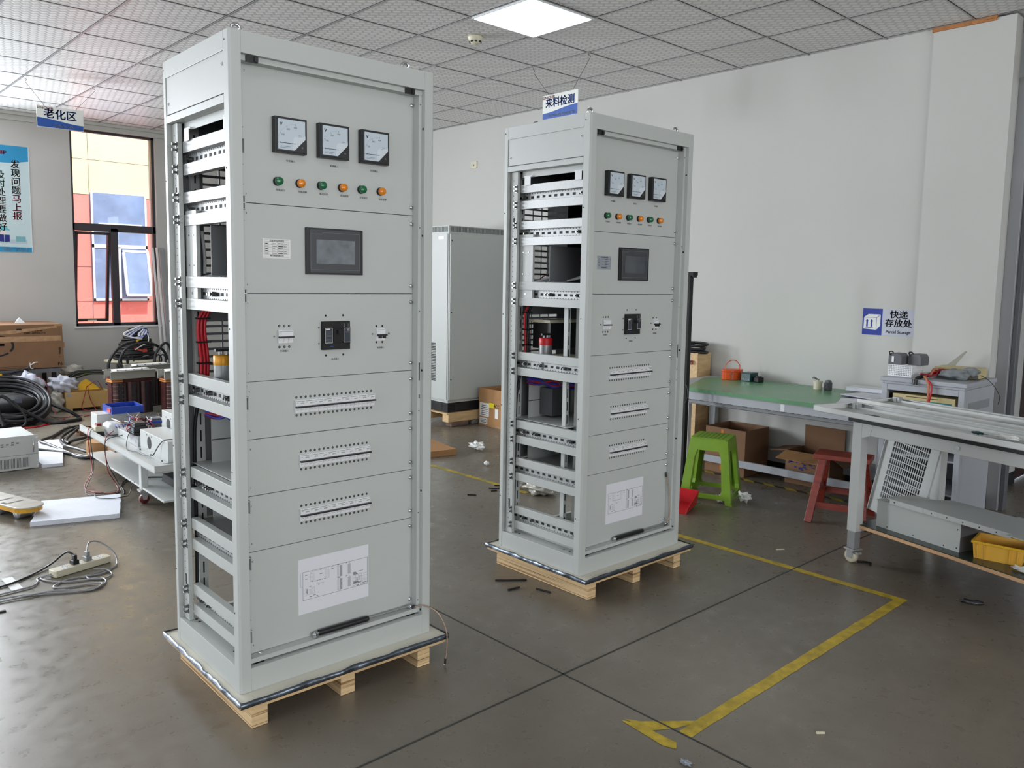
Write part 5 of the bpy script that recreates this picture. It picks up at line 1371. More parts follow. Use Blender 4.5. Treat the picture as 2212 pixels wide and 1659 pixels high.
# three transformers
def transformer(loc, rz, label):
    t = thing('transformer', label, 'transformer', loc, rz, 'three phase transformers')
    L, D, H = .43, .20, .555
    for i in range(3):
        x = -L / 2 + .075 + .14 * i
        pts = [(x + .068 * math.cos(a) * (abs(math.cos(a)) ** -.35 if abs(math.cos(a)) > .05 else 1), .085 * math.sin(a) * (abs(math.sin(a)) ** -.35 if abs(math.sin(a)) > .05 else 1)) for a in [2 * PI * k / 24 for k in range(24)]]
        o = G().prism(pts, .07, .41, 'z').build('winding', m_brown, t, .003)
        g = G()
        for k in range(7): g.prism([(x + (px - x) * 1.02, py * 1.02) for px, py in pts], .10 + .045 * k, .104 + .045 * k, 'z')
        g.build('tie_band', M('cotton_tie', (150, 146, 140), .7) if i == 0 else m_coil, o)
        G().box(x - .02, x + .02, -.089, -.083, .08, .40).box(x + .035, x + .058, -.087, -.080, .08, .40).build('insulation_strip', m_coil, o)
    G().box(-L / 2, L / 2, -.045, .045, .04, .47).build('core', m_brown, t)
    for z in (.415, .435): G().box(-L / 2 - .005, -L / 2 + .11, -.07, .07, z, z + .014).build('spacer', M('varnished_board', (186, 124, 64), .5), t)
    for sy in (-1, 1):
        G().box(-L / 2 - .02, L / 2 + .02, sy * .075 - .005, sy * .075 + .005, .445, .535).box(-L / 2 - .02, L / 2 + .02, min(sy * .07, sy * .125), max(sy * .07, sy * .125), .527, .535).build('clamp_channel', m_tgrey, t, .002)
        G().box(-L / 2 - .02, L / 2 + .02, sy * .075 - .005, sy * .075 + .005, 0, .065).build('clamp_channel', m_tgrey, t)
        g = G()
        for k in range(5): g.cyl((-.17 + .085 * k, sy * .10, .535), (-.17 + .085 * k, sy * .10, .545), .008, n=6)
        g.build('bolt', m_bolt, t)
    G().box(-L / 2 + .05, L / 2 - .03, -.068, .068, .47, .54).build('yoke', m_white, t)
    return t
transformer((2.85, 9.02, 0), R(6), 'dark wound transformer with grey clamps nearest the wooden box')
transformer((3.19, 9.45, 0), R(6), 'dark wound transformer with grey clamps at the back of the three')
transformer((3.30, 8.75, 0), R(6), 'dark wound transformer half hidden by the left cabinet edge')

# stool with a heap of cables under the window
t = thing('round_stool', 'round cream stool carrying a heap of black cables under the window', 'stool', (3.29, 10.25, 0))
G().lathe([(0, .49), (.30, .49), (.325, .50), (.325, .515), (.30, .521), (0, .521)], n=32).build('seat', m_cream, t)
for k in range(4): a = k * PI / 2 + .6; G().cyl((.22 * math.cos(a), .22 * math.sin(a), .49), (.27 * math.cos(a), .27 * math.sin(a), 0), .015, n=8).build('leg', m_greyd, t)
t = thing('cable_heap', 'heap of coiled black and white cables on the cream stool', 'cable heap', (0, 0, 0))
rnd = random.Random(21)
for i in range(26):
    f = i / 25; z = .545 + .32 * f; r = .235 - .13 * f
    cx, cy = 3.31 + .03 * f, 10.26
    G().tube([(cx + r * rnd.uniform(.92, 1.08) * math.cos(a), cy + r * .8 * math.sin(a), z + .02 * math.sin(a + i)) for a in [2 * PI * k / 10 for k in range(10)]], .013, 6, closed=True, k=4).build('cable_turn', m_rubber, t)
G().blob((3.31, 10.26, .66), (.19, .15, .13), 0, .05, 3).build('heap_core', m_blackm, t)
for i in range(9):
    a0 = .4 + .05 * i
    G().tube([(3.20 - .01 * i, 10.05, .79 + .006 * i), (3.26, 10.06, .86 + .006 * i), (3.34, 10.08, .90 + .004 * i), (3.41 - .006 * i, 10.12, .88), (3.38 - .012 * i, 10.05, .83), (3.30, 10.0, .81 - .004 * i)], .0075, 5, closed=True).build('white_turn', m_white if i % 3 else m_bluew, t)
G().tube([(3.38, 10.02, .84), (3.385, 10.0, .79), (3.37, 10.0, .73), (3.30, 9.99, .70), (3.22, 9.98, .655)], .006, 6).build('white_tail', m_white, t)
G().beam((3.22, 10.0, .668), (3.31, 9.99, .640), .03, .022).beam((3.31, 9.99, .640), (3.355, 9.985, .645), .025, .036).build('red_handle', M('red_grip', (180, 50, 40), .4), t)
G().beam((3.25, 10.02, .755), (3.29, 10.02, .775), .02, .018).build('yellow_plug', m_yellow, t)
for P in ([(2.93, 9.95, .33), (2.93, 10.0, .50), (3.02, 10.0, .66), (3.12, 10.0, .725), (3.22, 10.05, .735)], [(3.05, 9.93, .43), (3.03, 9.95, .52), (3.10, 9.95, .66), (3.22, 9.95, .725), (3.34, 9.95, .735), (3.46, 9.98, .70), (3.56, 10.0, .62), (3.60, 10.0, .52)],
          [(3.42, 9.92, .46), (3.43, 9.93, .58), (3.50, 9.95, .68), (3.56, 9.95, .725), (3.61, 9.95, .68), (3.64, 9.95, .55), (3.66, 9.9, .42)]):
    G().tube(P, .0165, 8).build('arching_cable', m_rubber, t)
for cx in (3.10, 3.16, 3.48, 3.53):
    G().tube([(cx - .035, 9.97, .50), (cx - .035, 9.97, .55), (cx, 9.97, .585), (cx + .035, 9.97, .55), (cx + .035, 9.97, .48)], .009, 6).build('cable_bight', m_rubber, t)
tag(G().box(3.255, 3.405, 9.60, 9.605, .385, .535).build('yellow_board', m_yellow), 'square yellow board standing in front of the cable heap', 'board')
for v in bpy.data.objects['yellow_board'].data.vertices:
    if v.co.z < .4: v.co.z = .30
tt = bpy.data.objects['yellow_board']
for i, (x, lab) in enumerate(((3.715, 'thin white pole leaning on the wall right of the window, nearest to it'), (3.765, 'middle of the white poles leaning right of the window'), (3.82, 'wide pale profile leaning against the wall right of the poles'))):
    w = .012 if i < 2 else .028
    tag(G().taper((x + .03, 10.50, 0), (x - .01, 10.71, 1.88), w * 2, w, w * 2, w).build('leaning_profile', m_white if i < 2 else m_jamb, None, .002), lab, 'pole', 'profiles leaning by the window')

# ------------------------------------------------------------------ platform trolley with modules
TR = R(-1.75); TL = (1.752, 5.14, 0)
t = thing('platform_trolley', 'low pale grey trolley with tray top behind the left cabinet', 'trolley', TL, TR)
G().box(0, .62, 0, 1.82, .302, .306).build('tray_sheet', m_cab2, t)
G().box(0, .004, 0, 1.82, .300, .347).box(0, .012, 0, 1.82, .345, .348).build('tray_rim', m_cab2, t)
G().box(.004, .62, 0, .004, .300, .347).build('tray_rim', m_cab2, t)
G().box(.616, .62, .004, 1.82, .300, .347).build('tray_rim', m_cab2, t)
for x, y in ((.045, .43), (.53, .43), (.26, 1.66), (.53, 1.66)):
    G().box(x, x + .045, y, y + .05, .10, .30).build('leg', m_cab2, t, .003)
    o = G().box(x - .01, x + .055, y - .01, y + .06, .085, .098).prism([(x, .085), (x + .045, .085), (x + .035, .03), (x + .012, .03)], y + .003, y + .006, 'y').prism([(x, .085), (x + .045, .085), (x + .035, .03), (x + .012, .03)], y + .044, y + .047, 'y').build('caster', m_zinc, t)
    G().lathe([(0, -.018), (.026, -.018), (.032, -.012), (.0325, 0), (.032, .012), (.026, .018), (0, .018)], (x + .022, y + .025, .033), (0, 1, 0), 22).build('wheel', M('dark_red_wheel', (96, 30, 34), .4), o)
G().box(.05, .58, .0, 1.80, .105, .118).build('lower_shelf', m_cab2, t, .002)
def tw(x, y, z):
    c, s_ = math.cos(TR), math.sin(TR); return (TL[0] + c * x - s_ * y, TL[1] + s_ * x + c * y, z)
def fan_module(x0, x1, y0, y1, z0, z1, fy, fz, label, extra=True):
    t = thing('power_module', label, 'module', TL, TR, 'white sheet metal modules on the trolley')
    g = G().box(x0, x1, y0, y1, z0, z1)
    g.cyl((x0, fy, fz), (x0 - .0008, fy, fz), .044, n=28, m=1)
    for dy in (-.05, .05):
        for dz in (-.05, .05): g.cyl((x0, fy + dy, fz + dz), (x0 - .002, fy + dy, fz + dz), .004, n=6, m=1)
    g.build('housing', [m_cab2, m_blackm], t, .002)
    G().box(x0 - .035, x0 - .0005, y0, y1, z0, z0 + .003).build('mounting_flange', m_cab2, t)
    gg = G()
    for k in range(3): yy = y0 + .06 + (y1 - y0 - .12) * k / 2; gg.cyl((x0 - .02, yy, z0 + .003), (x0 - .02, yy, z0 + .014), .005, n=6)
    gg.build('bolt', m_bolt, t)
    return t
fan_module(.155, .33, .22, .80, .3065, .448, .60, .380, 'white module with round fan opening at the near end of the trolley')
fan_module(.345, .55, .15, .92, .385, .552, .78, .462, 'white module with round fan opening stacked behind the nearest one')
tag(G().box(.345, .55, .15, .92, .3065, .3845).build('module_base', m_cab, None, .002, TL, TR), 'grey metal base box under the rear fan module', 'box')
t = thing('power_module', 'white open sided module with shiny end at the middle of the trolley', 'module', TL, TR)
G().box(.16, .30, 1.06, 1.36, .3065, .372).build('housing', m_cab2, t, .002)
G().box(.155, .30, .86, 1.055, .3065, .385).cyl((.155, .90, .335), (.154, .90, .335), .004, m=1).cyl((.155, .90, .345), (.154, .90, .345), .004, m=1).build('shiny_cover', [m_alu, m_dark], t, .002)
t = thing('power_module', 'white rounded module left of the open sided one on the trolley', 'module', TL, TR)
G().box(.10, .24, 1.40, 1.58, .3065, .40).build('housing', m_white, t, .03)
t = thing('power_module', 'white flat module at the far end of the trolley', 'module', TL, TR)
G().box(.08, .40, 1.62, 1.80, .3065, .445).build('housing', m_cab2, t, .003)
t = thing('stop_button', 'cream stop button block with dark red cap on the trolley tray', 'button', tw(.055, 1.50, .3065), TR)
G().box(-.032, .032, -.05, .05, 0, .03).build('base', m_black, t)
G().box(-.03, .03, -.048, .048, .031, .075).build('body', m_cream, t, .006)
G().box(-.015, .02, -.03, .03, .0755, .092).build('cap', M('dark_red_cap', (130, 26, 34), .3), t, .004)
t = thing('contactor', 'black contactor with two white labels on the trolley modules', 'contactor', tw(.185, 1.0, .386), TR)
G().box(-.045, .06, -.10, .06, 0, .018).box(-.04, .055, -.095, .055, .018, .062).box(-.03, .05, -.08, .04, .062, .085).build('body', m_black, t, .003)
G().box(-.042, -.0402, -.085, -.03, .024, .05).box(-.042, -.0402, -.01, .04, .024, .055).build('label', m_plate, t)
t = thing('tool_crate', 'blue handled tool tray on the far end of the trolley', 'tool tray', tw(.27, 1.70, .446), TR)
open_box(G(), -.10, .14, -.14, .11, 0, .055, .006).build('tray', m_blue, t)
G().box(-.104, -.1005, -.12, -.03, .01, .04).build('red_mark', m_redp, t)
t = thing('bolt_cutter', 'long blue handled cutters lying across the trolley modules', 'cutters', tw(.33, 1.18, .40), TR)
for dy, dz in ((0, .0), (-.07, .006)):
    G().tube([(0, dy * .3, .02 + dz), (.12, dy * .8, .022 + dz), (.25, dy, .03 + dz)], .011, 8).build('handle', m_blue, t)
G().box(-.10, .0, -.02, .01, .008, .03).build('jaw', m_chrome, t, .004)
G().box(-.02, .02, -.025, .02, 0, .01).build('rest', m_black, t)
t = thing('terminal_strip', 'row of grey and white terminal blocks at the back of the trolley', 'terminal blocks', tw(.40, 1.32, .3065), TR)
for k in range(6): G().box(.0, .07, .024 * k, .024 * k + .022, 0, .115 + .01 * (k % 2)).build('block', m_white if k % 3 == 1 else m_greyd, t, .002)
t = thing('trolley_wires', 'loose thin wires tangled over the trolley and hanging to the floor', 'wires', (0, 0, 0))
rnd = random.Random(31)
for i in range(16):
    x, y = rnd.uniform(.10, .30), rnd.uniform(.95, 1.5)
    P = [tw(x + rnd.uniform(-.06, .06), y + rnd.uniform(-.12, .12), .41 + rnd.uniform(0, .06)) for _ in range(5)]
    G().tube(P, rnd.choice((.003, .004, .006)), 5).build('wire', rnd.choice((m_rubber, m_redw, m_rubber, m_bluew, m_copper)), t)
for P, mt, r in (([tw(.05, 1.62, .35), tw(-.012, 1.52, .345), tw(-.016, 1.48, .2), tw(-.02, 1.40, .06), (1.64, 6.25, .006), (1.68, 6.05, .006), (1.74, 5.98, .006), (1.80, 6.02, .006), (1.83, 6.2, .03), tw(-.02, .98, .15), tw(-.012, 1.05, .345), tw(.06, 1.1, .40)], m_redw, .0032),
                 ([tw(.06, 1.58, .36), tw(-.012, 1.45, .346), tw(-.018, 1.42, .25), tw(-.02, 1.36, .08), (1.62, 6.15, .01), (1.62, 6.0, .006), (1.70, 5.95, .006), (1.80, 5.98, .006), (1.82, 6.1, .05), tw(-.018, 1.0, .2), tw(-.014, 1.02, .347), tw(.08, .95, .39)], m_rubber, .003),
                 ([(1.80, 5.90, .006), (1.83, 6.0, .006), (1.86, 6.15, .006), (1.94, 6.30, .006), (2.02, 6.25, .006)], m_rubber, .004),
                 ([(1.70, 6.02, .006), (1.62, 5.92, .034), (1.60, 5.80, .036), (1.66, 5.72, .036), (1.74, 5.72, .034), (1.80, 5.80, .02), (1.84, 5.86, .06), tw(.05, .60, .121)], m_rubber, .003),
                 ([tw(.14, 1.0, .40), tw(.10, .92, .36), tw(.07, .82, .312), tw(.09, .66, .316), tw(.10, .5, .315)], m_rubber, .0035),
                 ([tw(.10, .5, .316), tw(.12, .42, .33), tw(.14, .36, .40), tw(.16, .28, .452), tw(.25, .2, .455)], m_rubber, .0035)):
    G().tube(P, r, 5).build('hanging_wire', mt, t)
t = thing('black_adapter', 'long black adapter on the lower shelf of the trolley', 'adapter', tw(.26, .42, .1185), TR)
G().prism([(-.05, 0), (.05, 0), (.04, .05), (-.04, .05)], -.40, .12, 'y').build('body', m_blackm, t, .004)
G().tube([(-.02, .12, .02), (-.08, .2, .012), (-.15, .25, .008)], .006, 6).build('cord', m_rubber, t)

# cables over the floor between the chassis, trolley and coil
t = thing('floor_cables', 'thick black cables looping over the floor behind the trolley', 'cables', (0, 0, 0))
for P in ([(2.30, 8.80, .02), (2.15, 8.74, .016), (1.95, 8.40, .016), (1.785, 8.11, .036), (1.80, 7.90, .036), (1.86, 7.60, .016), (1.92, 7.24, .016), (2.15, 7.25, .016), (2.5, 7.4, .016)],
          [(2.36, 8.62, .02), (2.20, 8.53, .05), (2.0, 8.3, .016), (1.90, 7.82, .036), (1.93, 7.5, .045), (2.05, 7.2, .016), (2.2, 6.92, .016), (2.4, 6.7, .016)],
          [(1.60, 7.74, .036), (1.68, 7.73, .036), (1.88, 7.45, .016), (2.0, 7.15, .016), (2.19, 6.90, .016), (2.1, 6.78, .016), (2.035, 6.80, .014), (2.0, 6.70, .014), (2.10, 6.64, .014), (2.3, 6.66, .014)],
          [(2.42, 8.55, .016), (2.22, 8.21, .016), (2.0, 7.95, .036), (1.96, 7.9, .03), (1.99, 8.1, .03), (2.2, 8.5, .05)], [(2.1, 6.24, .014), (2.3, 6.35, .014), (2.5, 6.6, .014)]):
    G().tube(P, .0135, 7).build('cable', m_rubber, t)
tag(G().box(2.17, 2.29, 8.36, 8.52, 0, .05).build('timber_block', m_card, None, .003), 'small brown block on the floor beyond the trolley end', 'block')
tag(G().cyl((2.06, 7.28, 0), (2.06, 7.28, .14), .12, n=24).build('cable_drum', m_card2), 'brown cardboard tube standing behind the trolley rim', 'tube')
tag(G().box(2.02, 2.3, 6.82, 7.0, 0, .13).build('cardboard_box', m_card, None, .003), 'low brown carton behind the middle of the trolley', 'carton')

# rack chassis on the floor at the left edge
t = thing('server_chassis', 'pale grey rack chassis with vent slots on the floor at left', 'rack chassis', (1.0, 7.157, 0), 0)
g = G().box(0, .557, 0, .006, .004, .268)
g.box(.0, .557, -.0006, 0, .1165, .1185, 1).box(.540, .557, -.0006, 0, .20, .207, 3).box(.540, .557, -.0006, 0, .245, .252, 3).box(.54, .557, -.0006, 0, .02, .027, 3).box(.54, .557, -.0006, 0, .06, .067, 3)
for i in range(40): g.prism([(.10 + .0098 * i, .02), (.1035 + .0098 * i, .02), (.108 + .0098 * i, .095), (.1045 + .0098 * i, .095)], -.0006, 0, 'y', 1)
for i, (x, z) in enumerate(((.275, .205), (.275, .19), (.31, .213), (.31, .197), (.345, .21), (.38, .222), (.38, .205), (.415, .215))): g.box(x - .009, x + .009, -.004, 0, z - .004, z + .004, 2 if i else 4)
g.build('front_panel', [m_cab2, m_ink, m_greyd, m_white, m_orange], t, .001)
G().box(.02, .535, .0065, .46, .004, .266).build('case', m_cab2, t, .002)
for z0 in (.135,):
    G().tube([(.518, -.004, z0), (.518, -.028, z0 + .004), (.518, -.028, z0 + .10), (.518, -.004, z0 + .104)], .004, 8, smooth=False).build('handle', m_chrome, t)
def slab(poly, z0, z1, name, mt, label, cat, wob=0.0, seed=1):
    rnd = random.Random(seed); P = []
    n = len(poly)
    for i in range(n):
        a, b_ = Vector(poly[i]), Vector(poly[(i + 1) % n]); k = max(2, int((b_ - a).length / .06))
        for j_ in range(k):
            q = a.lerp(b_, j_ / k); P.append((q.x + rnd.uniform(-wob, wob), q.y + rnd.uniform(-wob, wob)))
    return tag(G().prism(P, z0, z1, 'z').build(name, mt), label, cat)
slab([(1.575, 7.13), (1.713, 7.104), (1.974, 8.152), (1.79, 8.20), (1.575, 7.64)], .001, .026, 'foam_sheet', m_foam, 'white foam sheet on the floor beside the rack chassis', 'foam sheet', .001)
slab([(1.132, 5.487), (1.601, 5.343), (1.755, 5.827), (1.303, 5.968)], .001, .030, 'foam_sheet', m_foam, 'white foam sheet on the floor beside the yellow pallet jack fork', 'foam sheet', .004, 3)

# pallet jack fork
t = thing('pallet_jack', 'worn yellow pallet jack fork reaching in from the left edge', 'pallet jack', (1.195, 5.615, 0), R(109))
n = 10
tip = [(.08 - .08 * math.cos(a), .085 * math.sin(a)) for a in [PI / 2 - PI * i / n for i in range(n + 1)]]
poly = [(1.25, .085)] + tip + [(1.25, -.085)]
G().prism(poly, .079, .088, 'z').build('fork_top', M('worn_steel', (176, 170, 160), .35, metal=.4, var=.2, scale=12), t, .002)
g = G().prism([(x * .985 + .01, y * .97) for x, y in poly], .052, .0788, 'z', 0)
g.build('fork_side', M('worn_yellow_paint', (206, 150, 20), .45, var=.3, scale=10), t, .002)
for x in (.20, .31):
    G().prism([(x, -.045), (x + .022, -.045), (x + .022, .05), (x + .06, .05), (x + .06, .07), (x, .07)], .0881, .0886, 'z').build('slot', m_dark, t)
for x in (.11, .30): G().lathe([(0, -.05), (.036, -.05), (.038, -.045), (.038, .045), (.036, .05), (0, .05)], (x + .02, 0, .0385), (0, 1, 0), 22).build('roller', m_greyd if x > .2 else m_alu, t)

# power strip with plugs and cords
t = thing('power_strip', 'white power strip with two plugs on the floor at left', 'power strip', (1.155, 4.525, 0), R(15))
g = G().prism([(-.145, -.035), (.145, -.035), (.15, -.02), (.15, .02), (.145, .035), (-.145, .035), (-.15, .02), (-.15, -.02)], .002, .036, 'z')
g.build('body', m_cream, t, .003)
g = G()
for x in (-.085, -.02, .05, .105):
    g.box(x - .02, x + .02, -.022, .022, .036, .0368, 1)
    for dx, dy in ((-.008, -.012), (.008, -.012), (-.008, .006), (.008, .006), (0, .014)): g.box(x + dx - .002, x + dx + .002, dy - .004, dy + .004, .0368, .0373, 0)
g.build('socket_plate', [m_greyd, m_white], t)
G().box(-.048, -.016, -.02, .02, .0374, .060).box(-.040, -.022, -.012, .014, .060, .085).build('black_plug', m_black, t, .003)
G().box(.02, .052, -.02, .02, .0374, .060).box(.028, .046, -.012, .014, .060, .085).build('grey_plug', m_jamb, t, .003)
SI = Matrix.Rotation(R(-15), 4, 'Z') @ Matrix.Translation((-1.155, -4.525, 0))
for P, mt, r in (([(1.128, 4.525, .08), (1.10, 4.57, .09), (1.05, 4.65, .02), (.96, 4.59, .006), (.86, 4.52, .006), (.785, 4.49, .006), (.6, 4.45, .006)], m_rubber, .005),
                 ([(1.19, 4.54, .08), (1.22, 4.60, .11), (1.28, 4.64, .09), (1.325, 4.58, .05), (1.33, 4.52, .02), (1.30, 4.44, .006), (1.22, 4.40, .006), (1.15, 4.385, .006), (1.145, 4.33, .006), (1.20, 4.29, .006), (1.25, 4.33, .006), (1.24, 4.41, .012), (1.19, 4.43, .02)], m_jamb, .0042),
                 ([(1.01, 4.49, .018), (.95, 4.50, .006), (.94, 4.45, .006), (.90, 4.40, .006), (.80, 4.385, .006), (.6, 4.36, .006)], m_jamb, .0045),
                 ([(1.02, 4.475, .012), (.965, 4.50, .006), (.975, 4.44, .006), (1.04, 4.36, .006), (1.13, 4.33, .006), (1.19, 4.31, .006), (1.195, 4.24, .006), (1.14, 4.19, .006), (1.03, 4.20, .006), (.90, 4.28, .006), (.75, 4.32, .006), (.6, 4.30, .006)], m_jamb, .0045),
                 ([(1.27, 4.40, .006), (1.20, 4.37, .006), (1.07, 4.39, .006), (.98, 4.33, .006), (1.02, 4.28, .006), (1.12, 4.26, .006), (1.17, 4.21, .012), (1.10, 4.17, .006), (.95, 4.26, .012), (.75, 4.28, .006), (.6, 4.27, .006)], m_jamb, .0045)):
    G().tube([SI @ Vector(p) for p in P], r, 6).build('cord', mt, t)
tag(G().add([(.815, 4.624, .0012), (.862, 4.62, .0012), (.869, 4.41, .0012), (.82, 4.395, .0012)], [(3, 2, 1, 0)]).build('paper_label', m_whitem), 'white paper strip lying on the floor left of the power strip', 'paper')
bpy.data.objects['paper_label'].modifiers.new('thickness', 'SOLIDIFY').thickness = .0012
tag(G().box(.66, .744, 4.15, 4.166, 0, .006).build('cable_offcut', m_blackm), 'short black strip on the floor at the left edge', 'strip')

# ------------------------------------------------------------------ between the cabinets
t = thing('grey_enclosure', 'tall plain grey cabinet with fins on top between the two new cabinets', 'cabinet', (5.235, 6.605, 0), 0)
EW, ED = .88, .62
G().box(.004, EW, .004, ED, .268, 2.02).build('carcass', m_cab, t, .002)
G().box(.012, EW - .01, -.012, .0035, .282, 2.01).build('front_door', m_cab, t, .003)
G().box(-.004, .0035, .02, ED - .01, .282, 2.01).build('side_panel', m_cab, t, .002)
g = G()
for x in (.03,):
    for z in (.5, 1.2, 1.94): g.cyl((x, -.0125, z), (x, -.0145, z), .007, n=10)
g.build('door_lock', m_blackm, t)
g = G()
for i in range(16):
    for k in range(24): g.box(-.0052, -.0042, .205 + .007 * i, .209 + .007 * i, .47 + .017 * k, .481 + .017 * k)
g.build('vent_grid', m_blackm, t)
G().box(-.0055, -.0042, .08, .17, 1.955, 1.985).build('white_sticker', m_white, t)
g = G().box(.01, EW - .005, .01, ED - .005, 2.02, 2.03).box(.005, EW, .005, ED, 2.085, 2.092)
for i in range(44): g.box(.01 + .0196 * i, .014 + .0196 * i, .008, .03, 2.03, 2.085)
for i in range(30): g.box(.008, .03, .01 + .02 * i, .014 + .02 * i, 2.03, 2.085)
g.box(.04, EW - .03, .04, ED - .03, 2.03, 2.085, 1)
g.build('top_fins', [m_cab, m_greyd], t)
G().box(.0, EW, 0, ED, .252, .2675).build('base_frame', m_cab, t)
g = G().box(.006, EW - .006, .006, ED, .150, .2515).box(.10, .32, .0035, .006, .165, .235, 1).box(.003, .006, .10, .5, .165, .235, 1)
g.build('plinth', [m_blackm, m_black], t, .003)
t = thing('pallet', 'rough timber pallet resting on bricks under the finned grey cabinet', 'pallet', (5.235, 6.605, 0), 0)
G().box(-.02, EW + .02, -.04, .06, .052, .137).build('bearer', m_wood, t, .003)
G().box(-.02, EW + .02, .3, .38, .052, .137).build('bearer', m_wood, t)
G().box(-.03, .05, -.03, ED, .137, .148).build('deck', m_wood, t)
G().box(.051, EW, -.03, ED, .1372, .148).build('deck', m_wood, t)
for i, (x, mt, lab) in enumerate(((.02, m_brick, 'rounded brown brick under the near corner of the timber pallet'), (.30, m_brick2, 'grey brick right of the brown one under the timber pallet'))):
    tag(G().box(5.235 + x, 5.235 + x + .23 + .02 * i, 6.56, 6.665, 0.0005, .051).build('brick', mt, None, .012), lab, 'brick', 'bricks under the timber pallet')
t = thing('labelled_carton', 'open brown carton with white and yellow labels beside the finned cabinet', 'carton', (5.59, 6.16, 0), R(-2))
open_box(G(), 0, .52, 0, .37, 0, .40).build('walls', m_card2, t)
g = G().box(-.0012, -.0002, .20, .355, .10, .245)
for i in range(6): g.box(-.0018, -.0012, .22, .34 - .01 * (i % 3), .115 + .02 * i, .121 + .02 * i, 1)
g.build('label', [m_whitem, m_ink], t)
g = G().box(-.0012, -.0002, .225, .355, .02, .085)
for i in range(3): g.box(-.0018, -.0012, .24, .34, .035 + .015 * i, .040 + .015 * i, 1)
g.build('label', [m_whitem, m_ink], t)
G().box(-.0012, -.0002, .115, .20, .205, .255).build('label', M('label_yellow', (240, 220, 20), .4), t)
G().box(-.0012, -.0002, .05, .10, .10, .20).build('label', m_whitem, t)
G().text('KEYENCE', (.27, -.001, .14), .06, UX, UZ, 0, .01).text('ACC', (-.0018, .075, .228), .045, (0, -1, 0), UZ, 0, .02).build('print', m_ink, t)
g = G().box(-.0016, -.0003, .0, .37, .275, .295).box(-.0016, -.0003, 0, .37, .004, .018).box(.0, .52, -.0016, -.0003, .275, .295)
g.build('tape_strip', m_tape, t)
slab([(4.455, 5.49), (4.16, 5.54), (4.0, 5.62), (4.05, 6.0), (4.56, 6.0)], .001, .052, 'carton_lid', m_card2, 'flat brown carton lid on the floor right of the left cabinet', 'carton lid')
crumple((4.71, 5.50, 0), (.055, .075, .03), 'white crumpled tissue lying on open floor between the two cabinets', 8)
crumple((4.385, 5.0, 0), (.022, .026, .018), 'small white paper ball on the floor between the cabinets', 4, 'paper ball', None, .1)
crumple((4.06, 4.30, 0), (.05, .06, .03), 'white crumpled paper behind the foot of the right cabinet', 14)
crumple((4.16, 4.46, 0), (.06, .08, .012), 'flat torn white paper near the yellow line behind the right cabinet', 15)
bag('plastic_bag', (4.10, 4.08, .05), (.10, .12, .05), 'clear plastic bag on the floor behind the right cabinet', 17, m_film2, .2)
for i, (P, lab) in enumerate((([(3.90, 4.42), (3.93, 4.38), (3.97, 4.37)], 'curved black offcut on the floor just left of the right cabinet'), ([(3.86, 4.35), (3.90, 4.33)], 'short black offcut nearest the curved one'),
                              ([(3.99, 4.46), (4.02, 4.43), (4.02, 4.40)], 'hooked black offcut close to the yellow line'), ([(3.66, 4.38), (3.70, 4.33)], 'thin black offcut lying alone on the floor between cabinets'))):
    tag(G().tube([(x, y_, .004) for x, y_ in P], .0045, 5).build('cable_offcut', m_blackm), lab, 'offcut', 'black offcuts on the floor')
for i, (P, lab) in enumerate((([(2.70, 3.00), (2.76, 2.95), (2.83, 2.90)], 'black offcut against the pallet side of the right cabinet'), ([(2.66, 2.86), (2.73, 2.85)], 'straight black offcut in front of the right pallet'), ([(2.78, 2.78), (2.80, 2.70)], 'slanting black offcut near the right pallet corner'))):
    tag(G().tube([(x, y_, .004) for x, y_ in P], .005, 5).build('cable_offcut', m_blackm), lab, 'offcut', 'black offcuts on the floor')

# floor marking tape
def tape(P, w, label, mt, dash=None):
    g = G(); a, b_ = Vector(P[0]), Vector(P[1]); L = (b_ - a).length; d = (b_ - a) / L; q = Vector((-d.y, d.x))
    rnd = random.Random(int(L * 100)); k = max(2, int(L / .045)); vs = []
    for i in range(k + 1):
        c = a + d * (L * i / k)
        for sg in (-1, 1):
            p = c + q * sg * (w / 2 + rnd.uniform(-.0022, .0015)); vs.append((p.x, p.y, .0009))
    g.add(vs, [(2 * i, 2 * i + 2, 2 * i + 3, 2 * i + 1) for i in range(k)], 0)
    if dash:
        g.m = [1 if (i // dash) % 2 else 0 for i in range(k)]
    o = g.build('floor_tape', mt)
    return tag(o, label, 'floor tape', 'yellow floor tape lines')
tape([(4.065, 1.49), (4.068, 3.6)], .05, 'yellow floor tape running from the right corner back past the right cabinet', m_linegold)
tape([(4.035, 4.15), (4.02, 7.2)], .05, 'worn yellow floor tape between the two cabinets', [m_linegold, M('worn_tape', (150, 136, 60), .6, var=.2)], 3)
tape([(2.24, 1.512), (4.039, 1.515)], .052, 'long yellow floor tape across the foreground at right', m_linegold)
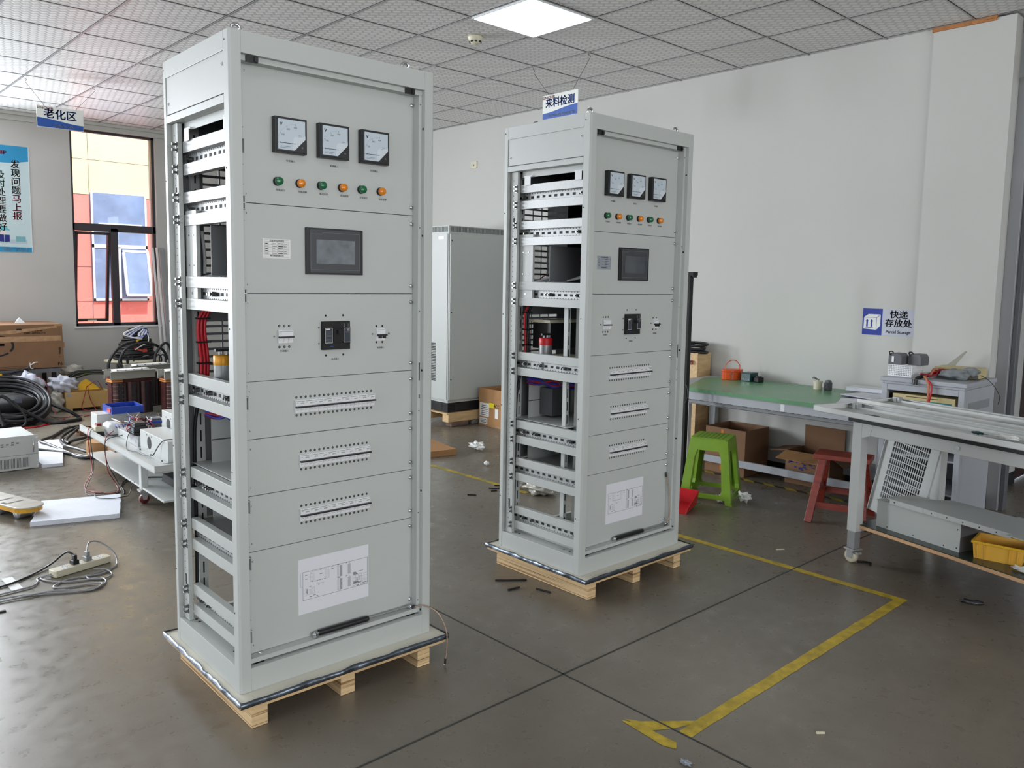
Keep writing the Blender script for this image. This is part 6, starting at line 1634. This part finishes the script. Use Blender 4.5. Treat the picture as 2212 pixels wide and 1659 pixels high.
tag(G().add([(2.165, 1.715, .001), (2.20, 1.66, .001), (2.345, 1.54, .001), (2.31, 1.535, .001), (2.245, 1.56, .001), (2.18, 1.60, .001)], [(0, 5, 4, 3, 2, 1)]).build('floor_tape', m_linegold), 'slanting yellow tape piece at the near end of the foreground line', 'floor tape', 'yellow floor tape lines')
tag(G().add([(2.150, 1.715, .0014), (2.178, 1.66, .0014), (2.182, 1.50, .0014), (2.150, 1.478, .0014), (2.132, 1.52, .0014)], [(0, 4, 3, 2, 1)]).build('floor_tape', m_linegold), 'short yellow tape piece closing the triangle at the foreground line end', 'floor tape', 'yellow floor tape lines')
# striped hazard tape along the front of the workbench
g = G(); y0 = 2.35
k = 0
while y0 < 4.0:
    g.add([(5.635, y0, .001), (5.685, y0 + .05, .001), (5.685, y0 + .14, .001), (5.635, y0 + .09, .001)], [(0, 1, 2, 3)], k % 2); y0 += .09; k += 1
tag(g.build('hazard_tape', [m_linegold, m_linedark]), 'black and yellow striped tape on the floor under the workbench', 'floor tape')
# scraps on the open floor at right
def bit(loc, d, rz, mt, name, label, cat):
    return tag(G().box(-d[0] / 2, d[0] / 2, -d[1] / 2, d[1] / 2, 0, d[2]).build(name, mt, None, .001, loc, rz), label, cat)
bit((2.607, 1.205, 0), (.03, .008, .006), R(-40), m_cream, 'plastic_offcut', 'small cream stick on the floor at the bottom right', 'offcut')
bit((4.307, 2.296, 0), (.05, .010, .004), R(-30), m_cream, 'plastic_offcut', 'cream sliver on the floor behind the yellow line at right', 'offcut')
t = thing('zip_bag_scrap', 'small dark film scrap on the floor right of the yellow corner', 'scrap', (4.29, 1.265, 0), R(-60))
o = G().blob((0, 0, .008), (.05, .018, .010), 0, .3, 5, 14, 8).build('film', M('crinkled_film', (60, 62, 64), .15, var=.5, scale=40), t)
for v in o.data.vertices: v.co.z = max(.0005, v.co.z)
crumple((2.106, 1.409, 0), (.014, .018, .004), 'tiny pale scrap at the bottom edge below the tape triangle', 21, 'scrap', m_plate)
tag(G().tube([(4.44, 1.90, .006), (4.465, 1.87, .006), (4.47, 1.84, .006), (4.44, 1.83, .006)], .006, 6).build('wheel_clip', m_blackm), 'black curved clip on the floor beside the front caster', 'clip')
